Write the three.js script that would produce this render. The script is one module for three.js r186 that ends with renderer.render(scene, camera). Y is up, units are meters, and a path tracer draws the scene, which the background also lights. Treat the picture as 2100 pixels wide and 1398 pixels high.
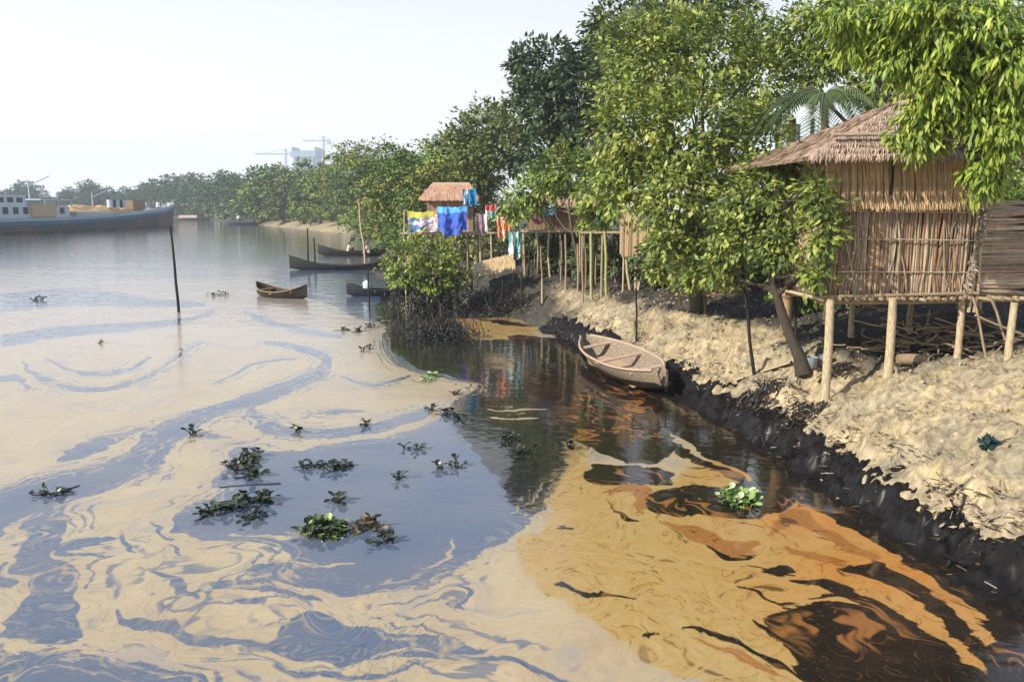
import * as THREE from 'three';
import { createNoise2D, createNoise3D } from 'simplex-noise';
import { MarchingCubes } from 'three/addons/objects/MarchingCubes.js';

// ---------------------------------------------------------------- camera, sky, sun, exposure
const CAM_H = 4, FOV = 45, PITCH = 9.06 * Math.PI / 180;
const scene = new THREE.Scene();
const camera = new THREE.PerspectiveCamera(FOV, 1024 / 681, 0.1, 6000);
camera.position.set(0, CAM_H, 0);
camera.rotation.x = -PITCH;
const renderer = new THREE.WebGLRenderer();
renderer.toneMapping = THREE.LinearToneMapping;
renderer.toneMappingExposure = 1.48;
renderer.shadowMap.enabled = true;
const SUN = new THREE.Vector3(-0.72, 0.56, 0.42).normalize();
{
  const W = 512, H = 256, d = new Float32Array(W * H * 4);
  const mix = (a, b, t) => a + (b - a) * t;
  for (let j = 0; j < H; j++) {
    const el = ((j + 0.5) / H - 0.5) * Math.PI, y = Math.sin(el);
    for (let i = 0; i < W; i++) {
      const az = ((i + 0.5) / W - 0.5) * 2 * Math.PI, x = Math.cos(az) * Math.cos(el), z = Math.sin(az) * Math.cos(el);
      const c = x * SUN.x + y * SUN.y + z * SUN.z, up = Math.max(0, y);
      const t = 1 - Math.exp(-Math.pow(up, 1.4) * 2.4);
      const glow = Math.pow(Math.max(0, c * 0.5 + 0.5), 3.0);
      const flat = Math.exp(-up * 5);
      const side = 0.5 - 0.5 * x;                                   // hazier towards the sun's side
      const k = 0.84 + 0.36 * side * flat + 0.30 * glow;
      const o = (j * W + i) * 4;
      const warm = Math.exp(-up * 9) * (0.35 + 0.65 * side); d[o] = mix(0.90, 0.12, t) * k * (1 + 0.13 * warm); d[o + 1] = mix(0.93, 0.21, t) * k * (1 + 0.05 * warm); d[o + 2] = mix(0.96, 0.42, t) * k; d[o + 3] = 1;
    }
  }
  const sky = new THREE.DataTexture(d, W, H, THREE.RGBAFormat, THREE.FloatType);
  sky.mapping = THREE.EquirectangularReflectionMapping; sky.magFilter = THREE.LinearFilter; sky.minFilter = THREE.LinearFilter; sky.needsUpdate = true;
  scene.background = sky; scene.environment = sky;
}
const sun = new THREE.DirectionalLight(new THREE.Color(1, 0.93, 0.80), 5.0);
sun.position.copy(SUN).multiplyScalar(80).add(new THREE.Vector3(0, 0, -25));
sun.target.position.set(0, 0, -25);
sun.castShadow = true; sun.shadow.mapSize.set(4096, 4096);
Object.assign(sun.shadow.camera, { left: -60, right: 60, top: 60, bottom: -60, near: 1, far: 220 });
sun.shadow.radius = 1.5;
scene.add(sun, sun.target);
scene.fog = new THREE.FogExp2(new THREE.Color(0.80, 0.90, 1.0), 0.00062);

// ---------------------------------------------------------------- helpers
const F = 699 / Math.tan(FOV * Math.PI / 360), cp = Math.cos(PITCH), sp = Math.sin(PITCH);
function ray(px, py) { const u = (px - 1050) / F, v = -(py - 699) / F; return new THREE.Vector3(u, v * cp - sp, -v * sp - cp); }
function P(px, py, D) { const r = ray(px, py); const t = D / -r.z; return new THREE.Vector3(r.x * t, CAM_H + r.y * t, -D); }      // a point D metres ahead
function G(px, py, h = 0) { const r = ray(px, py); const t = (h - CAM_H) / r.y; return new THREE.Vector3(r.x * t, h, r.z * t); } // a point on the level h
function RNG(s) { return () => { s = (s + 0x6d2b79f5) | 0; let t = Math.imul(s ^ (s >>> 15), 1 | s); t = (t + Math.imul(t ^ (t >>> 7), 61 | t)) ^ t; return ((t ^ (t >>> 14)) >>> 0) / 4294967296; }; }
const rnd = RNG(7), n2 = createNoise2D(RNG(11)), n3 = createNoise3D(RNG(12));
const V = (x, y, z) => new THREE.Vector3(x, y, z);
const clamp = (x, a = 0, b = 1) => Math.min(b, Math.max(a, x)), lerp = (a, b, t) => a + (b - a) * t;
const sst = (a, b, x) => { const t = clamp((x - a) / (b - a)); return t * t * (3 - 2 * t); };
const gauss = (r) => (r() + r() + r() + r() - 2) * 0.87;
function fbm(x, y, o = 4) { let s = 0, a = 0.5; for (let i = 0; i < o; i++) { s += a * n2(x, y); x = x * 2.03 + 7.1; y = y * 2.03 - 3.7; a *= 0.5; } return s; }
const lin = (r, g, b) => new THREE.Color().setRGB(r, g, b);
const tone = (c, lo, span, r) => { const k = lo + span * r(); return c.map((q) => q * k); };
const names = new Map();
function numbered(n) { const k = names.get(n) || 0; names.set(n, k + 1); return k ? n + '_' + String(k).padStart(3, '0') : n; }
function tag(o, label, category, group) { o.userData = { label, category }; if (group) o.userData.group = group; return o; }
function thing(name, label, category, pos, turn = 0, group) {
  const o = new THREE.Group(); o.name = numbered(name); scene.add(o);
  if (pos) o.position.copy(pos); o.rotation.y = turn; return tag(o, label, category, group);
}
function add(parent, name, geo, mat, pos) { const m = new THREE.Mesh(geo, mat); m.name = name; m.castShadow = m.receiveShadow = true; if (pos) m.position.copy(pos); parent.add(m); return m; }

// geometry collector: tubes, boxes, quads, leaves, all with vertex colours
class GB {
  constructor() { this.p = []; this.n = []; this.c = []; this.u = []; this.i = []; }
  v(p, n, c, u = 0, w = 0) { this.p.push(p.x, p.y, p.z); this.n.push(n.x, n.y, n.z); this.c.push(c[0], c[1], c[2]); this.u.push(u, w); return this.p.length / 3 - 1; }
  tri(a, b, c, col = [1, 1, 1], uv) {
    const n = b.clone().sub(a).cross(c.clone().sub(a)).normalize();
    const i = this.v(a, n, col, ...(uv ? uv[0] : [0, 0])); this.v(b, n, col, ...(uv ? uv[1] : [1, 0])); this.v(c, n, col, ...(uv ? uv[2] : [1, 1])); this.i.push(i, i + 1, i + 2); return this;
  }
  quad(a, b, c, d, col = [1, 1, 1]) {
    const n = c.clone().sub(a).cross(d.clone().sub(b)).normalize();
    const w = a.distanceTo(b), h = a.distanceTo(d), i = this.v(a, n, col, 0, 0); this.v(b, n, col, w, 0); this.v(c, n, col, w, h); this.v(d, n, col, 0, h);
    this.i.push(i, i + 1, i + 2, i, i + 2, i + 3); return this;
  }
  tube(pts, radii, seg = 6, col = [1, 1, 1], wob = 0, r = rnd) {
    const n = pts.length, L = []; let prev = null, len = 0;
    for (let k = 0; k < n; k++) {
      const t = (k < n - 1 ? pts[k + 1] : pts[k]).clone().sub(k ? pts[k - 1] : pts[k]).normalize();
      let a = prev ? prev.clone().addScaledVector(t, -prev.dot(t)) : (Math.abs(t.y) < 0.9 ? V(0, 1, 0) : V(1, 0, 0)).cross(t); a.normalize(); prev = a;
      const b = t.clone().cross(a), rad = Array.isArray(radii) ? radii[k] : radii; if (k) len += pts[k].distanceTo(pts[k - 1]);
      const ring = [];
      for (let s = 0; s <= seg; s++) {
        const an = s % seg / seg * 2 * Math.PI, nn = a.clone().multiplyScalar(Math.cos(an)).addScaledVector(b, Math.sin(an));
        const rr = rad * (1 + (wob && s < seg ? (r() - 0.5) * wob : 0));
        ring.push(this.v(s === seg && wob ? V(this.p[ring[0] * 3], this.p[ring[0] * 3 + 1], this.p[ring[0] * 3 + 2]) : pts[k].clone().addScaledVector(nn, rr), nn, col, s / seg * rad * 6.3, len));
      }
      L.push(ring);
      if (k === 0 || k === n - 1) {
        const nn = k ? t : t.clone().negate(), c = this.v(pts[k], nn, col, 0, len), e = ring.map((q) => this.v(V(this.p[q * 3], this.p[q * 3 + 1], this.p[q * 3 + 2]), nn, col, 0, len));
        for (let s = 0; s < seg; s++) k ? this.i.push(c, e[s], e[s + 1]) : this.i.push(c, e[s + 1], e[s]);
      }
    }
    for (let k = 0; k < n - 1; k++) for (let s = 0; s < seg; s++) { const [a, b, c, d] = [L[k][s], L[k][s + 1], L[k + 1][s + 1], L[k + 1][s]]; this.i.push(a, b, c, a, c, d); }
    return this;
  }
  box(x0, y0, z0, x1, y1, z1, col = [1, 1, 1]) {
    const q = (a, b, c, d) => this.quad(V(...a), V(...b), V(...c), V(...d), col);
    q([x0, y0, z1], [x1, y0, z1], [x1, y1, z1], [x0, y1, z1]); q([x1, y0, z0], [x0, y0, z0], [x0, y1, z0], [x1, y1, z0]);
    q([x1, y0, z1], [x1, y0, z0], [x1, y1, z0], [x1, y1, z1]); q([x0, y0, z0], [x0, y0, z1], [x0, y1, z1], [x0, y1, z0]);
    q([x0, y1, z1], [x1, y1, z1], [x1, y1, z0], [x0, y1, z0]); q([x0, y0, z0], [x1, y0, z0], [x1, y0, z1], [x0, y0, z1]);
    return this;
  }
  leaf(p, t, nrm, L, w, col, fold = 0.12) {
    const s = t.clone().cross(nrm).normalize(), m = p.clone().addScaledVector(t, L * 0.45), tip = p.clone().addScaledVector(t, L).addScaledVector(nrm, -L * fold);
    const a = m.clone().addScaledVector(s, w / 2).addScaledVector(nrm, -w * fold), b = m.clone().addScaledVector(s, -w / 2).addScaledVector(nrm, -w * fold);
    this.tri(p, a, tip, col); this.tri(p, tip, b, col);
  }
  geo() {
    const g = new THREE.BufferGeometry();
    g.setAttribute('position', new THREE.Float32BufferAttribute(this.p, 3)); g.setAttribute('normal', new THREE.Float32BufferAttribute(this.n, 3));
    g.setAttribute('color', new THREE.Float32BufferAttribute(this.c, 3)); g.setAttribute('uv', new THREE.Float32BufferAttribute(this.u, 2));
    g.setIndex(this.i); return g;
  }
}
function dataTex(w, h, fn, srgb, rep) {
  const d = new Uint8Array(w * h * 4);
  for (let j = 0; j < h; j++) for (let i = 0; i < w; i++) { const c = fn(i / w, j / h), o = (j * w + i) * 4; d[o] = c[0]; d[o + 1] = c[1]; d[o + 2] = c[2]; d[o + 3] = 255; }
  const t = new THREE.DataTexture(d, w, h); t.magFilter = THREE.LinearFilter; t.minFilter = THREE.LinearMipmapLinearFilter; t.generateMipmaps = true;
  if (srgb) t.colorSpace = THREE.SRGBColorSpace; if (rep) t.wrapS = t.wrapT = THREE.RepeatWrapping; t.needsUpdate = true; return t;
}
const toS = (l) => 255 * (l <= 0.0031308 ? l * 12.92 : 1.055 * Math.pow(l, 1 / 2.4) - 0.055);
// noise that tiles over the unit square
function tfb(u, v, f, o = 4) {
  let s = 0, a = 0.5;
  for (let k = 0; k < o; k++) {
    const w = (x, y) => n2(x * f + k * 31, y * f - k * 17);
    s += a * (w(u, v) * (1 - u) * (1 - v) + w(u - 1, v) * u * (1 - v) + w(u, v - 1) * (1 - u) * v + w(u - 1, v - 1) * u * v) / Math.sqrt((1 - 2 * u + 2 * u * u) * (1 - 2 * v + 2 * v * v));
    f *= 2.1; a *= 0.52;
  }
  return s;
}
const grainTex = dataTex(256, 256, (u, v) => { const g = clamp(0.72 + 0.5 * tfb(u, v * 0.12, 22, 3) + 0.25 * tfb(u, v, 5, 3), 0.25, 1); return [toS(g), toS(g * 0.97), toS(g * 0.92)]; }, true, true);
grainTex.repeat.set(3, 1.2);
const std = (r, g, b, rough = 0.85, o = {}) => new THREE.MeshStandardMaterial({ color: lin(r, g, b), roughness: rough, vertexColors: true, side: THREE.DoubleSide, ...o });
const MAT = {
  bark: std(0.16, 0.12, 0.085, 0.95, { map: grainTex, bumpMap: grainTex, bumpScale: 0.01 }),
  darkbark: std(0.022, 0.018, 0.015, 0.9, { map: grainTex }),
  wood: std(0.40, 0.31, 0.20, 0.85, { map: grainTex, bumpMap: grainTex, bumpScale: 0.004 }),
  pale: std(0.56, 0.46, 0.30, 0.8, { map: grainTex }),
  reed: std(0.36, 0.245, 0.155, 0.8, { map: grainTex }),
  straw: std(0.60, 0.41, 0.22, 0.8),
  thatch: std(0.40, 0.29, 0.20, 0.9),
  mat: std(0.13, 0.09, 0.055, 0.95, { map: grainTex }),
  tarwood: std(0.035, 0.028, 0.024, 0.35, { map: grainTex }),
  boat: std(0.20, 0.15, 0.10, 0.7, { map: grainTex }),
  boatdark: std(0.022, 0.02, 0.02, 0.7, { map: grainTex }),
  paint: std(1, 1, 1, 0.55),
  cloth: std(1, 1, 1, 0.9),
  leaf: new THREE.MeshPhysicalMaterial({ color: 0xffffff, roughness: 0.5, vertexColors: true, side: THREE.DoubleSide, transmission: 0.38, thickness: 0, ior: 1.4 }),
  leafplain: std(1, 1, 1, 0.7),
  wetleaf: std(1, 1, 1, 0.22),
  skin: std(0.26, 0.14, 0.085, 0.7),
};

// ---------------------------------------------------------------- shoreline, bank height
const SHORE = [[9.5, 6], [6.3, -3], ...[[2100, 1245], [1990, 1180], [1880, 1108], [1760, 1035], [1640, 960], [1520, 882], [1400, 812], [1290, 762], [1195, 712], [1105, 672], [1050, 650], [955, 652], [935, 640]].map(([x, y]) => { const g = G(x, y); return [g.x, g.z]; }),
  ...[[905, 36], [880, 42], [835, 50], [800, 66], [765, 96], [722, 140], [640, 168], [560, 205], [500, 250], [455, 300], [420, 340], [330, 380], [160, 420], [-150, 440], [-900, 470]].map(([x, D]) => [(x - 1050) / F * D, -D])];
const LAND = [...SHORE, [-900, -1500], [1500, -1500], [1500, 6]];
function sdf(x, z) {
  let best = 1e9, inside = false;
  for (let i = 0; i < SHORE.length - 1; i++) {
    const [ax, az] = SHORE[i], [bx, bz] = SHORE[i + 1], dx = bx - ax, dz = bz - az, t = clamp(((x - ax) * dx + (z - az) * dz) / (dx * dx + dz * dz));
    const ex = x - ax - dx * t, ez = z - az - dz * t, q = ex * ex + ez * ez; if (q < best) best = q;
  }
  for (let i = 0, j = LAND.length - 1; i < LAND.length; j = i++) { const [ax, az] = LAND[i], [bx, bz] = LAND[j]; if ((az > z) !== (bz > z) && x < (bx - ax) * (z - az) / (bz - az) + ax) inside = !inside; }
  return (inside ? 1 : -1) * Math.sqrt(best);
}
function smoothBank(d, x, z) {
  if (d < 0) return Math.max(-1.2, d * 0.4) - 0.02;
  const steep = z > -45 ? 1 : 0.8;
  return steep * 1.55 * (1 - Math.exp(-d * 0.6)) + 0.05 * Math.min(d, 14) + 0.25 * n2(x * 0.16, z * 0.16) * sst(1, 4, d);
}
function bankHeight(x, z) {
  const wob = z > -40 ? 0.16 * n2(x * 1.1, z * 1.1) + 0.07 * n2(x * 3.3, z * 3.3) : 0.8 * n2(x * 0.1, z * 0.1);
  const d = sdf(x, z) + wob; let h = smoothBank(d, x, z);
  if (d > -0.3 && z > -45) {
    const k = sst(0.05, 0.8, d), rid = 1 - Math.abs(n2(x * 2.1 + 5, z * 2.1)), r2 = 1 - Math.abs(n2(x * 5.6, z * 5.6 + 9));
    h += k * (0.13 * fbm(x * 1.1, z * 1.1, 3) + 0.045 * (rid - 0.7) + 0.045 * (r2 - 0.7) * (0.6 + 0.5 * n2(x * 0.7, z * 0.7)) + 0.03 * n2(x * 9, z * 9) + 0.018 * n2(x * 17, z * 17));
  }
  return h;
}
{
  const axis = (parts) => { const a = []; for (const [s, e, n, p] of parts) for (let i = 0; i < n; i++) a.push(s + (e - s) * (p ? Math.pow(i / n, p) : i / n)); a.push(parts[parts.length - 1][1]); return a; };
  const xs = axis([[-900, -100, 60], [-100, -4, 70], [-4, 13, 265], [13, 40, 40], [40, 1500, 30, 2.2]]);
  const zs = axis([[6, -4, 10], [-4, -8, 30], [-8, -24, 260], [-24, -45, 200], [-45, -110, 80], [-110, -500, 110], [-500, -1500, 14]]);
  const nx = xs.length, nz = zs.length, pos = new Float32Array(nx * nz * 3), col = new Float32Array(nx * nz * 3), uv = new Float32Array(nx * nz * 2), idx = [];
  for (let j = 0; j < nz; j++) for (let i = 0; i < nx; i++) {
    const x = xs[i], z = zs[j], k = j * nx + i, h = bankHeight(x, z), far = sst(-34, -60, z);
    pos.set([x, h, z], k * 3); uv.set([x / 6, z / 6], k * 2);
    const d = sdf(x, z), blot = fbm(x * 0.45, z * 0.45, 4), fine = fbm(x * 2.6, z * 2.6, 3);
    let c = [0.42, 0.335, 0.205].map((q, m) => q * (1 + 0.34 * blot + 0.34 * fine) * (m === 2 ? 1 - 0.25 * fine : 1));
    const green = sst(0.1, 0.4, fbm(x * 0.5 + 40, z * 0.5, 3)) * sst(1, 3, d) * 0.5; c = [lerp(c[0], 0.26, green), lerp(c[1], 0.25, green), lerp(c[2], 0.14, green)];
    const grey = sst(-0.1, 0.35, fbm(x * 0.35 - 9, z * 0.35 + 3, 3)) * 0.55; c = [lerp(c[0], 0.30, grey), lerp(c[1], 0.27, grey), lerp(c[2], 0.19, grey)];
    const spot = sst(0.45, 0.62, n2(x * 6.5, z * 6.5)) * sst(-0.2, 0.3, n2(x * 0.9 + 7, z * 0.9)) * 0.6; c = c.map((q) => q * (1 - 0.65 * spot));
    const soilShade = Math.max(sst(-16, -19, z) * sst(lerp(2.1, 1.6, sst(-20, -24, z)), lerp(3.0, 2.3, sst(-20, -24, z)), d + 0.7 * blot), sst(2.6, 1.2, x + 0.6 * blot) * sst(-24, -27, z)) * (1 - sst(-50, -60, z)) + sst(5.9, 6.5, x + 0.3 * blot) * sst(-14.0, -14.7, z + 0.4 * blot) * sst(-21, -18, z); c = [lerp(c[0], 0.055, Math.min(1, soilShade)), lerp(c[1], 0.048, Math.min(1, soilShade)), lerp(c[2], 0.036, Math.min(1, soilShade))];  // dark wet soil, with shade under decks, trees and hut painted into it
    if (d > 6 || z < -45) { const g = sst(6, 9, d) * (z < -45 ? 0.8 : 0.7); c = [lerp(c[0], 0.10, g), lerp(c[1], 0.11, g), lerp(c[2], 0.05, g)]; }
    if (z < -60) { const spit = sst(-222, -204, z) * sst(-128, -146, z) * sst(9, 5, d), w = sst(-60, -75, z) * (1 - spit); c = [lerp(c[0], 0.085, w), lerp(c[1], 0.09, w), lerp(c[2], 0.045, w)]; }
    col.set(c, k * 3);
  }
  for (let j = 0; j < nz - 1; j++) for (let i = 0; i < nx - 1; i++) {
    const a = j * nx + i, b = a + 1, c = a + nx + 1, d = a + nx;
    if (Math.max(pos[a * 3 + 1], pos[b * 3 + 1], pos[c * 3 + 1], pos[d * 3 + 1]) < -0.45) continue;
    idx.push(a, b, c, a, c, d);
  }
  const g = new THREE.BufferGeometry();
  g.setAttribute('position', new THREE.BufferAttribute(pos, 3)); g.setAttribute('color', new THREE.BufferAttribute(col, 3)); g.setAttribute('uv', new THREE.BufferAttribute(uv, 2)); g.setIndex(idx); g.computeVertexNormals();
  const mud = dataTex(1024, 1024, (u, v) => { const a = tfb(u, v, 34, 4), b = tfb(u, v, 9, 3), q = clamp(0.78 + 0.42 * a + 0.2 * b, 0.3, 1); return [toS(q), toS(q * 0.98), toS(q * 0.95)]; }, true, true);
  const m = add(scene, 'mud_bank', g, std(1, 1, 1, 0.8, { map: mud, bumpMap: mud, bumpScale: 0.05, side: THREE.FrontSide }));
  m.userData = { kind: 'structure', label: 'lumpy sunlit mud bank sloping down to the oily water' };
}

// black oil stranded along the foot of the bank: a sheet that dips under the clods
{
  const xs = [], step = 0.045, x0 = -1.5, x1 = 7.2, z0 = -5.5, z1 = -27.5, nx = Math.round((x1 - x0) / step), nz = Math.round((z0 - z1) / step), pos = [], id = new Int32Array(nx * nz).fill(-1), idx = [];
  for (let j = 0; j < nz; j++) for (let i = 0; i < nx; i++) {
    const x = x0 + i * step, z = z0 - j * step, d = sdf(x, z) + 0.16 * n2(x * 1.1, z * 1.1) + 0.07 * n2(x * 3.3, z * 3.3); if (d < -0.5 || d > 1.4) continue;
    const w = 0.42 + 0.16 * n2(x * 0.5, z * 0.5) + 0.12 * n2(x * 2.4, z * 2.4) + 0.05 * n2(x * 7, z * 7), y = smoothBank(d, x, z) + 0.075 + 0.035 * n2(x * 5, z * 5) + 0.03 * n2(x * 11, z * 11) - 0.34 * sst(w - 0.1, w + 0.45, d);
    id[j * nx + i] = pos.length / 3; pos.push(x, y, z);
  }
  for (let j = 0; j < nz - 1; j++) for (let i = 0; i < nx - 1; i++) { const a = id[j * nx + i], b = id[j * nx + i + 1], c = id[(j + 1) * nx + i + 1], d = id[(j + 1) * nx + i]; if (a >= 0 && b >= 0 && c >= 0 && d >= 0) idx.push(a, b, c, a, c, d); }
  const g = new THREE.BufferGeometry(); g.setAttribute('position', new THREE.Float32BufferAttribute(pos, 3)); g.setIndex(idx); g.computeVertexNormals();
  const m = add(scene, 'stranded_oil', g, new THREE.MeshPhysicalMaterial({ color: lin(0.009, 0.0075, 0.0065), roughness: 0.34, specularIntensity: 0.4 }));
  m.userData = { kind: 'structure', label: 'black oil coating the foot of the mud bank' };
}

// ---------------------------------------------------------------- river: water with oil films drifting on it
{
  // outlines of the films, traced on the water; strokes are [x, y, width]
  const clear = [
    [[480, 918], [560, 925], [700, 905], [800, 893], [880, 868], [930, 825], [1000, 775], [1060, 740], [1130, 740], [1220, 800], [1260, 880], [1200, 930], [1140, 1010], [1095, 1062], [1000, 1122], [955, 1150], [925, 1188], [850, 1214], [740, 1216], [640, 1203], [540, 1197], [492, 1172], [600, 1150], [480, 1112], [350, 1072], [380, 1040], [452, 1012], [428, 985], [470, 958]],
    [[0, 1296], [64, 1200], [40, 1150], [56, 1070], [140, 1030], [120, 1120], [150, 1190], [172, 1280], [150, 1312], [60, 1310]],
    [[600, 1262], [650, 1245], [700, 1270], [760, 1288], [850, 1305], [950, 1325], [1010, 1344], [880, 1342], [780, 1336], [700, 1360], [620, 1350], [562, 1325], [572, 1290]],
    [[-60, 1335], [60, 1345], [180, 1352], [300, 1362], [420, 1398], [420, 1460], [-60, 1460]],
    [[820, 640], [930, 640], [960, 690], [1090, 700], [1150, 780], [1000, 790], [880, 770], [800, 740], [780, 690]],
    [[560, 540], [700, 545], [800, 580], [830, 640], [760, 660], [690, 630], [640, 610], [560, 600]],
  ];
  const clearS = [
    [[-60, 1075, 100], [80, 1012, 66], [200, 985, 56], [290, 950, 70], [318, 910, 58], [390, 862, 38], [500, 825, 28], [600, 790, 25], [655, 765, 26], [664, 735, 22], [620, 715, 14], [540, 700, 7]],
    [[120, 942, 8], [150, 930, 26], [200, 912, 26], [250, 897, 12], [300, 880, 6]], [[120, 1115, 8], [150, 1110, 24], [200, 1104, 14], [230, 1100, 4]], [[130, 1124, 8], [180, 1138, 16], [215, 1146, 4]],
    [[236, 1244, 4], [270, 1265, 18], [340, 1285, 26], [420, 1302, 24], [500, 1310, 20], [560, 1320, 14]], [[390, 1222, 5], [440, 1208, 22], [510, 1206, 24], [580, 1218, 14], [660, 1226, 4]],
    [[508, 822, 8], [528, 862, 24], [570, 884, 28], [640, 890, 22], [720, 882, 18], [800, 868, 20], [880, 842, 22]], [[640, 852, 3], [690, 845, 9], [750, 840, 4]], [[386, 892, 5], [430, 892, 13], [480, 898, 4]],
    [[40, 740, 5], [80, 772, 10], [140, 795, 10], [220, 796, 10], [300, 775, 9], [360, 735, 8], [420, 700, 4]], [[100, 735, 4], [170, 765, 8], [250, 760, 8], [310, 730, 5]], [[0, 700, 26], [120, 680, 22], [240, 672, 20], [360, 660, 12], [440, 640, 6]], [[0, 620, 40], [160, 610, 36], [300, 620, 20], [420, 625, 8]],
    [[-20, 780, 10], [40, 775, 12], [60, 800, 7]], [[0, 1160, 50], [30, 1200, 20]], [[560, 1110, 4], [640, 1112, 8], [700, 1108, 3]],
    [[250, 1080, 4], [240, 1110, 10], [265, 1140, 6]], [[300, 1060, 4], [330, 1090, 10], [360, 1100, 5]], [[290, 1165, 4], [330, 1190, 16], [380, 1228, 14], [400, 1244, 4]], [[330, 1110, 4], [370, 1130, 8], [360, 1150, 3]],
    [[460, 1290, 2], [600, 1370, 10], [760, 1380, 12], [900, 1372, 5]], [[700, 1340, 3], [850, 1352, 12], [1000, 1362, 14], [1150, 1385, 8], [1250, 1420, 3]], [[900, 1215, 2], [945, 1212, 5], [968, 1222, 8], [950, 1240, 8], [910, 1246, 3]],
    [[700, 770, 4], [760, 790, 8], [840, 770, 6]], [[430, 790, 2], [520, 745, 5], [600, 735, 3]], [[500, 640, 8], [620, 680, 14], [700, 690, 8]], [[600, 560, 6], [680, 580, 14], [760, 590, 8]],
  ];
  const filmS = [[[480, 1092, 3], [560, 1104, 8], [620, 1098, 3]], [[560, 1148, 3], [660, 1160, 7], [740, 1150, 3]], [[880, 1170, 3], [930, 1120, 8], [920, 1090, 3]], [[0, 1312, 8], [120, 1322, 10], [250, 1340, 12], [330, 1365, 8], [460, 1385, 6]], [[40, 1160, 3], [64, 1205, 8], [40, 1235, 6], [0, 1262, 8]], [[110, 1040, 4], [200, 1015, 10], [300, 980, 6]], [[1000, 836, 1], [1050, 842, 3], [1120, 838, 1]], [[990, 852, 1], [1060, 858, 3], [1100, 856, 1]]];
  const amber = [[[1052, 1105], [1110, 1078], [1135, 1005], [1155, 962], [1168, 905], [1200, 900], [1215, 960], [1380, 985], [1420, 960], [1560, 940], [1700, 1040], [1820, 1105], [1960, 1210], [2120, 1330], [2120, 1480], [1560, 1480], [1420, 1398], [1200, 1260], [1080, 1180]],
    [[930, 650], [1050, 640], [1110, 672], [1070, 690], [980, 690]], [[1110, 790], [1160, 800], [1230, 850], [1200, 860], [1120, 820]]];
  const amberS = [[[1320, 800, 4], [1440, 860, 14], [1560, 935, 14], [1640, 985, 8]], [[1220, 850, 6], [1330, 900, 26], [1410, 930, 12]], [[1420, 820, 5], [1500, 870, 8], [1560, 910, 3]], [[940, 690, 4], [1040, 690, 10], [1110, 692, 5]]];
  const black = [  // black oil, some slicks being dark tree reflections painted in
    [[1040, 690], [1100, 690], [1180, 700], [1300, 760], [1420, 820], [1560, 905], [1660, 965], [1800, 1050], [1920, 1120], [2120, 1240], [2120, 1330], [2060, 1330], [1960, 1220], [1840, 1140], [1720, 1070], [1600, 1010], [1500, 960], [1380, 890], [1260, 820], [1160, 760], [1100, 720]],
    [[1330, 1048], [1345, 1015], [1390, 996], [1470, 992], [1560, 985], [1640, 1010], [1620, 1048], [1560, 1062], [1460, 1064]], [[1205, 990], [1215, 955], [1260, 950], [1380, 970], [1370, 992], [1290, 994]],
    [[1590, 1290], [1600, 1246], [1680, 1230], [1760, 1246], [1850, 1295], [1960, 1350], [2040, 1400], [2040, 1460], [1700, 1460], [1640, 1370]],
    [[2020, 1325], [2120, 1310], [2120, 1460], [2060, 1460]], [[1070, 760], [1180, 770], [1300, 840], [1380, 900], [1360, 945], [1240, 930], [1140, 860]],
  ];
  const blackS = [[[1735, 1168, 8], [1800, 1172, 34], [1880, 1215, 38], [1950, 1285, 32], [2010, 1350, 26], [2060, 1400, 20]], [[1615, 1178, 5], [1690, 1195, 16], [1780, 1240, 26], [1870, 1290, 24], [1960, 1352, 16]], [[1552, 1168, 4], [1585, 1162, 14], [1630, 1166, 5]], [[1655, 1222, 3], [1690, 1215, 9], [1740, 1230, 3]],
    [[1390, 1300, 4], [1440, 1292, 10], [1500, 1308, 8], [1580, 1352, 11], [1680, 1410, 9]], [[1535, 1258, 4], [1590, 1300, 14], [1660, 1350, 14], [1740, 1410, 10]], [[1120, 1190, 4], [1180, 1208, 8], [1260, 1225, 6], [1310, 1240, 3]], [[1130, 1078, 3], [1180, 1076, 6]], [[1270, 1062, 3], [1300, 1068, 9], [1330, 1075, 3]],
    [[1450, 1120, 3], [1490, 1138, 12], [1540, 1130, 3]], [[1240, 1020, 3], [1260, 1050, 7], [1290, 1062, 3]], [[980, 655, 2], [1040, 662, 9], [1100, 668, 4]], [[1310, 1297, 3], [1330, 1294, 7], [1352, 1298, 3]], [[1000, 1345, 2], [1080, 1375, 5], [1140, 1398, 4]],
    [[1180, 780, 4], [1300, 870, 14], [1450, 950, 16], [1600, 1030, 10]], [[1470, 1150, 2], [1560, 1160, 4]], [[1500, 1190, 2], [1580, 1220, 5], [1640, 1262, 3]]];
  const brown = [[[1240, 1010, 6], [1290, 1000, 24], [1330, 1020, 26], [1310, 1050, 16]], [[1380, 1080, 4], [1440, 1100, 22], [1500, 1120, 26], [1550, 1105, 10]], [[1600, 1120, 6], [1660, 1140, 16], [1740, 1160, 10]], [[1570, 1090, 6], [1640, 1062, 26], [1720, 1110, 20], [1800, 1150, 12]], [[1620, 1290, 10], [1720, 1330, 40], [1840, 1370, 40]], [[1400, 1310, 4], [1500, 1340, 18], [1600, 1390, 14]], [[1280, 850, 10], [1340, 890, 30], [1400, 920, 20]]];
  const darkReflect = [[[780, 600], [870, 590], [960, 630], [1130, 680], [1240, 770], [1310, 850], [1260, 940], [1160, 1010], [1110, 1060], [1060, 1040], [1000, 960], [950, 900], [930, 840], [930, 780], [850, 750], [790, 700]]];   // water between pool and bank, the dark of tree reflections put into its colour
  const round = (pts) => { const c = new THREE.CatmullRomCurve3(pts.map(([x, y]) => V(x, y, 0)), true); return c.getPoints(pts.length * 6).map((p) => [p.x, p.y]); };
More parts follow.
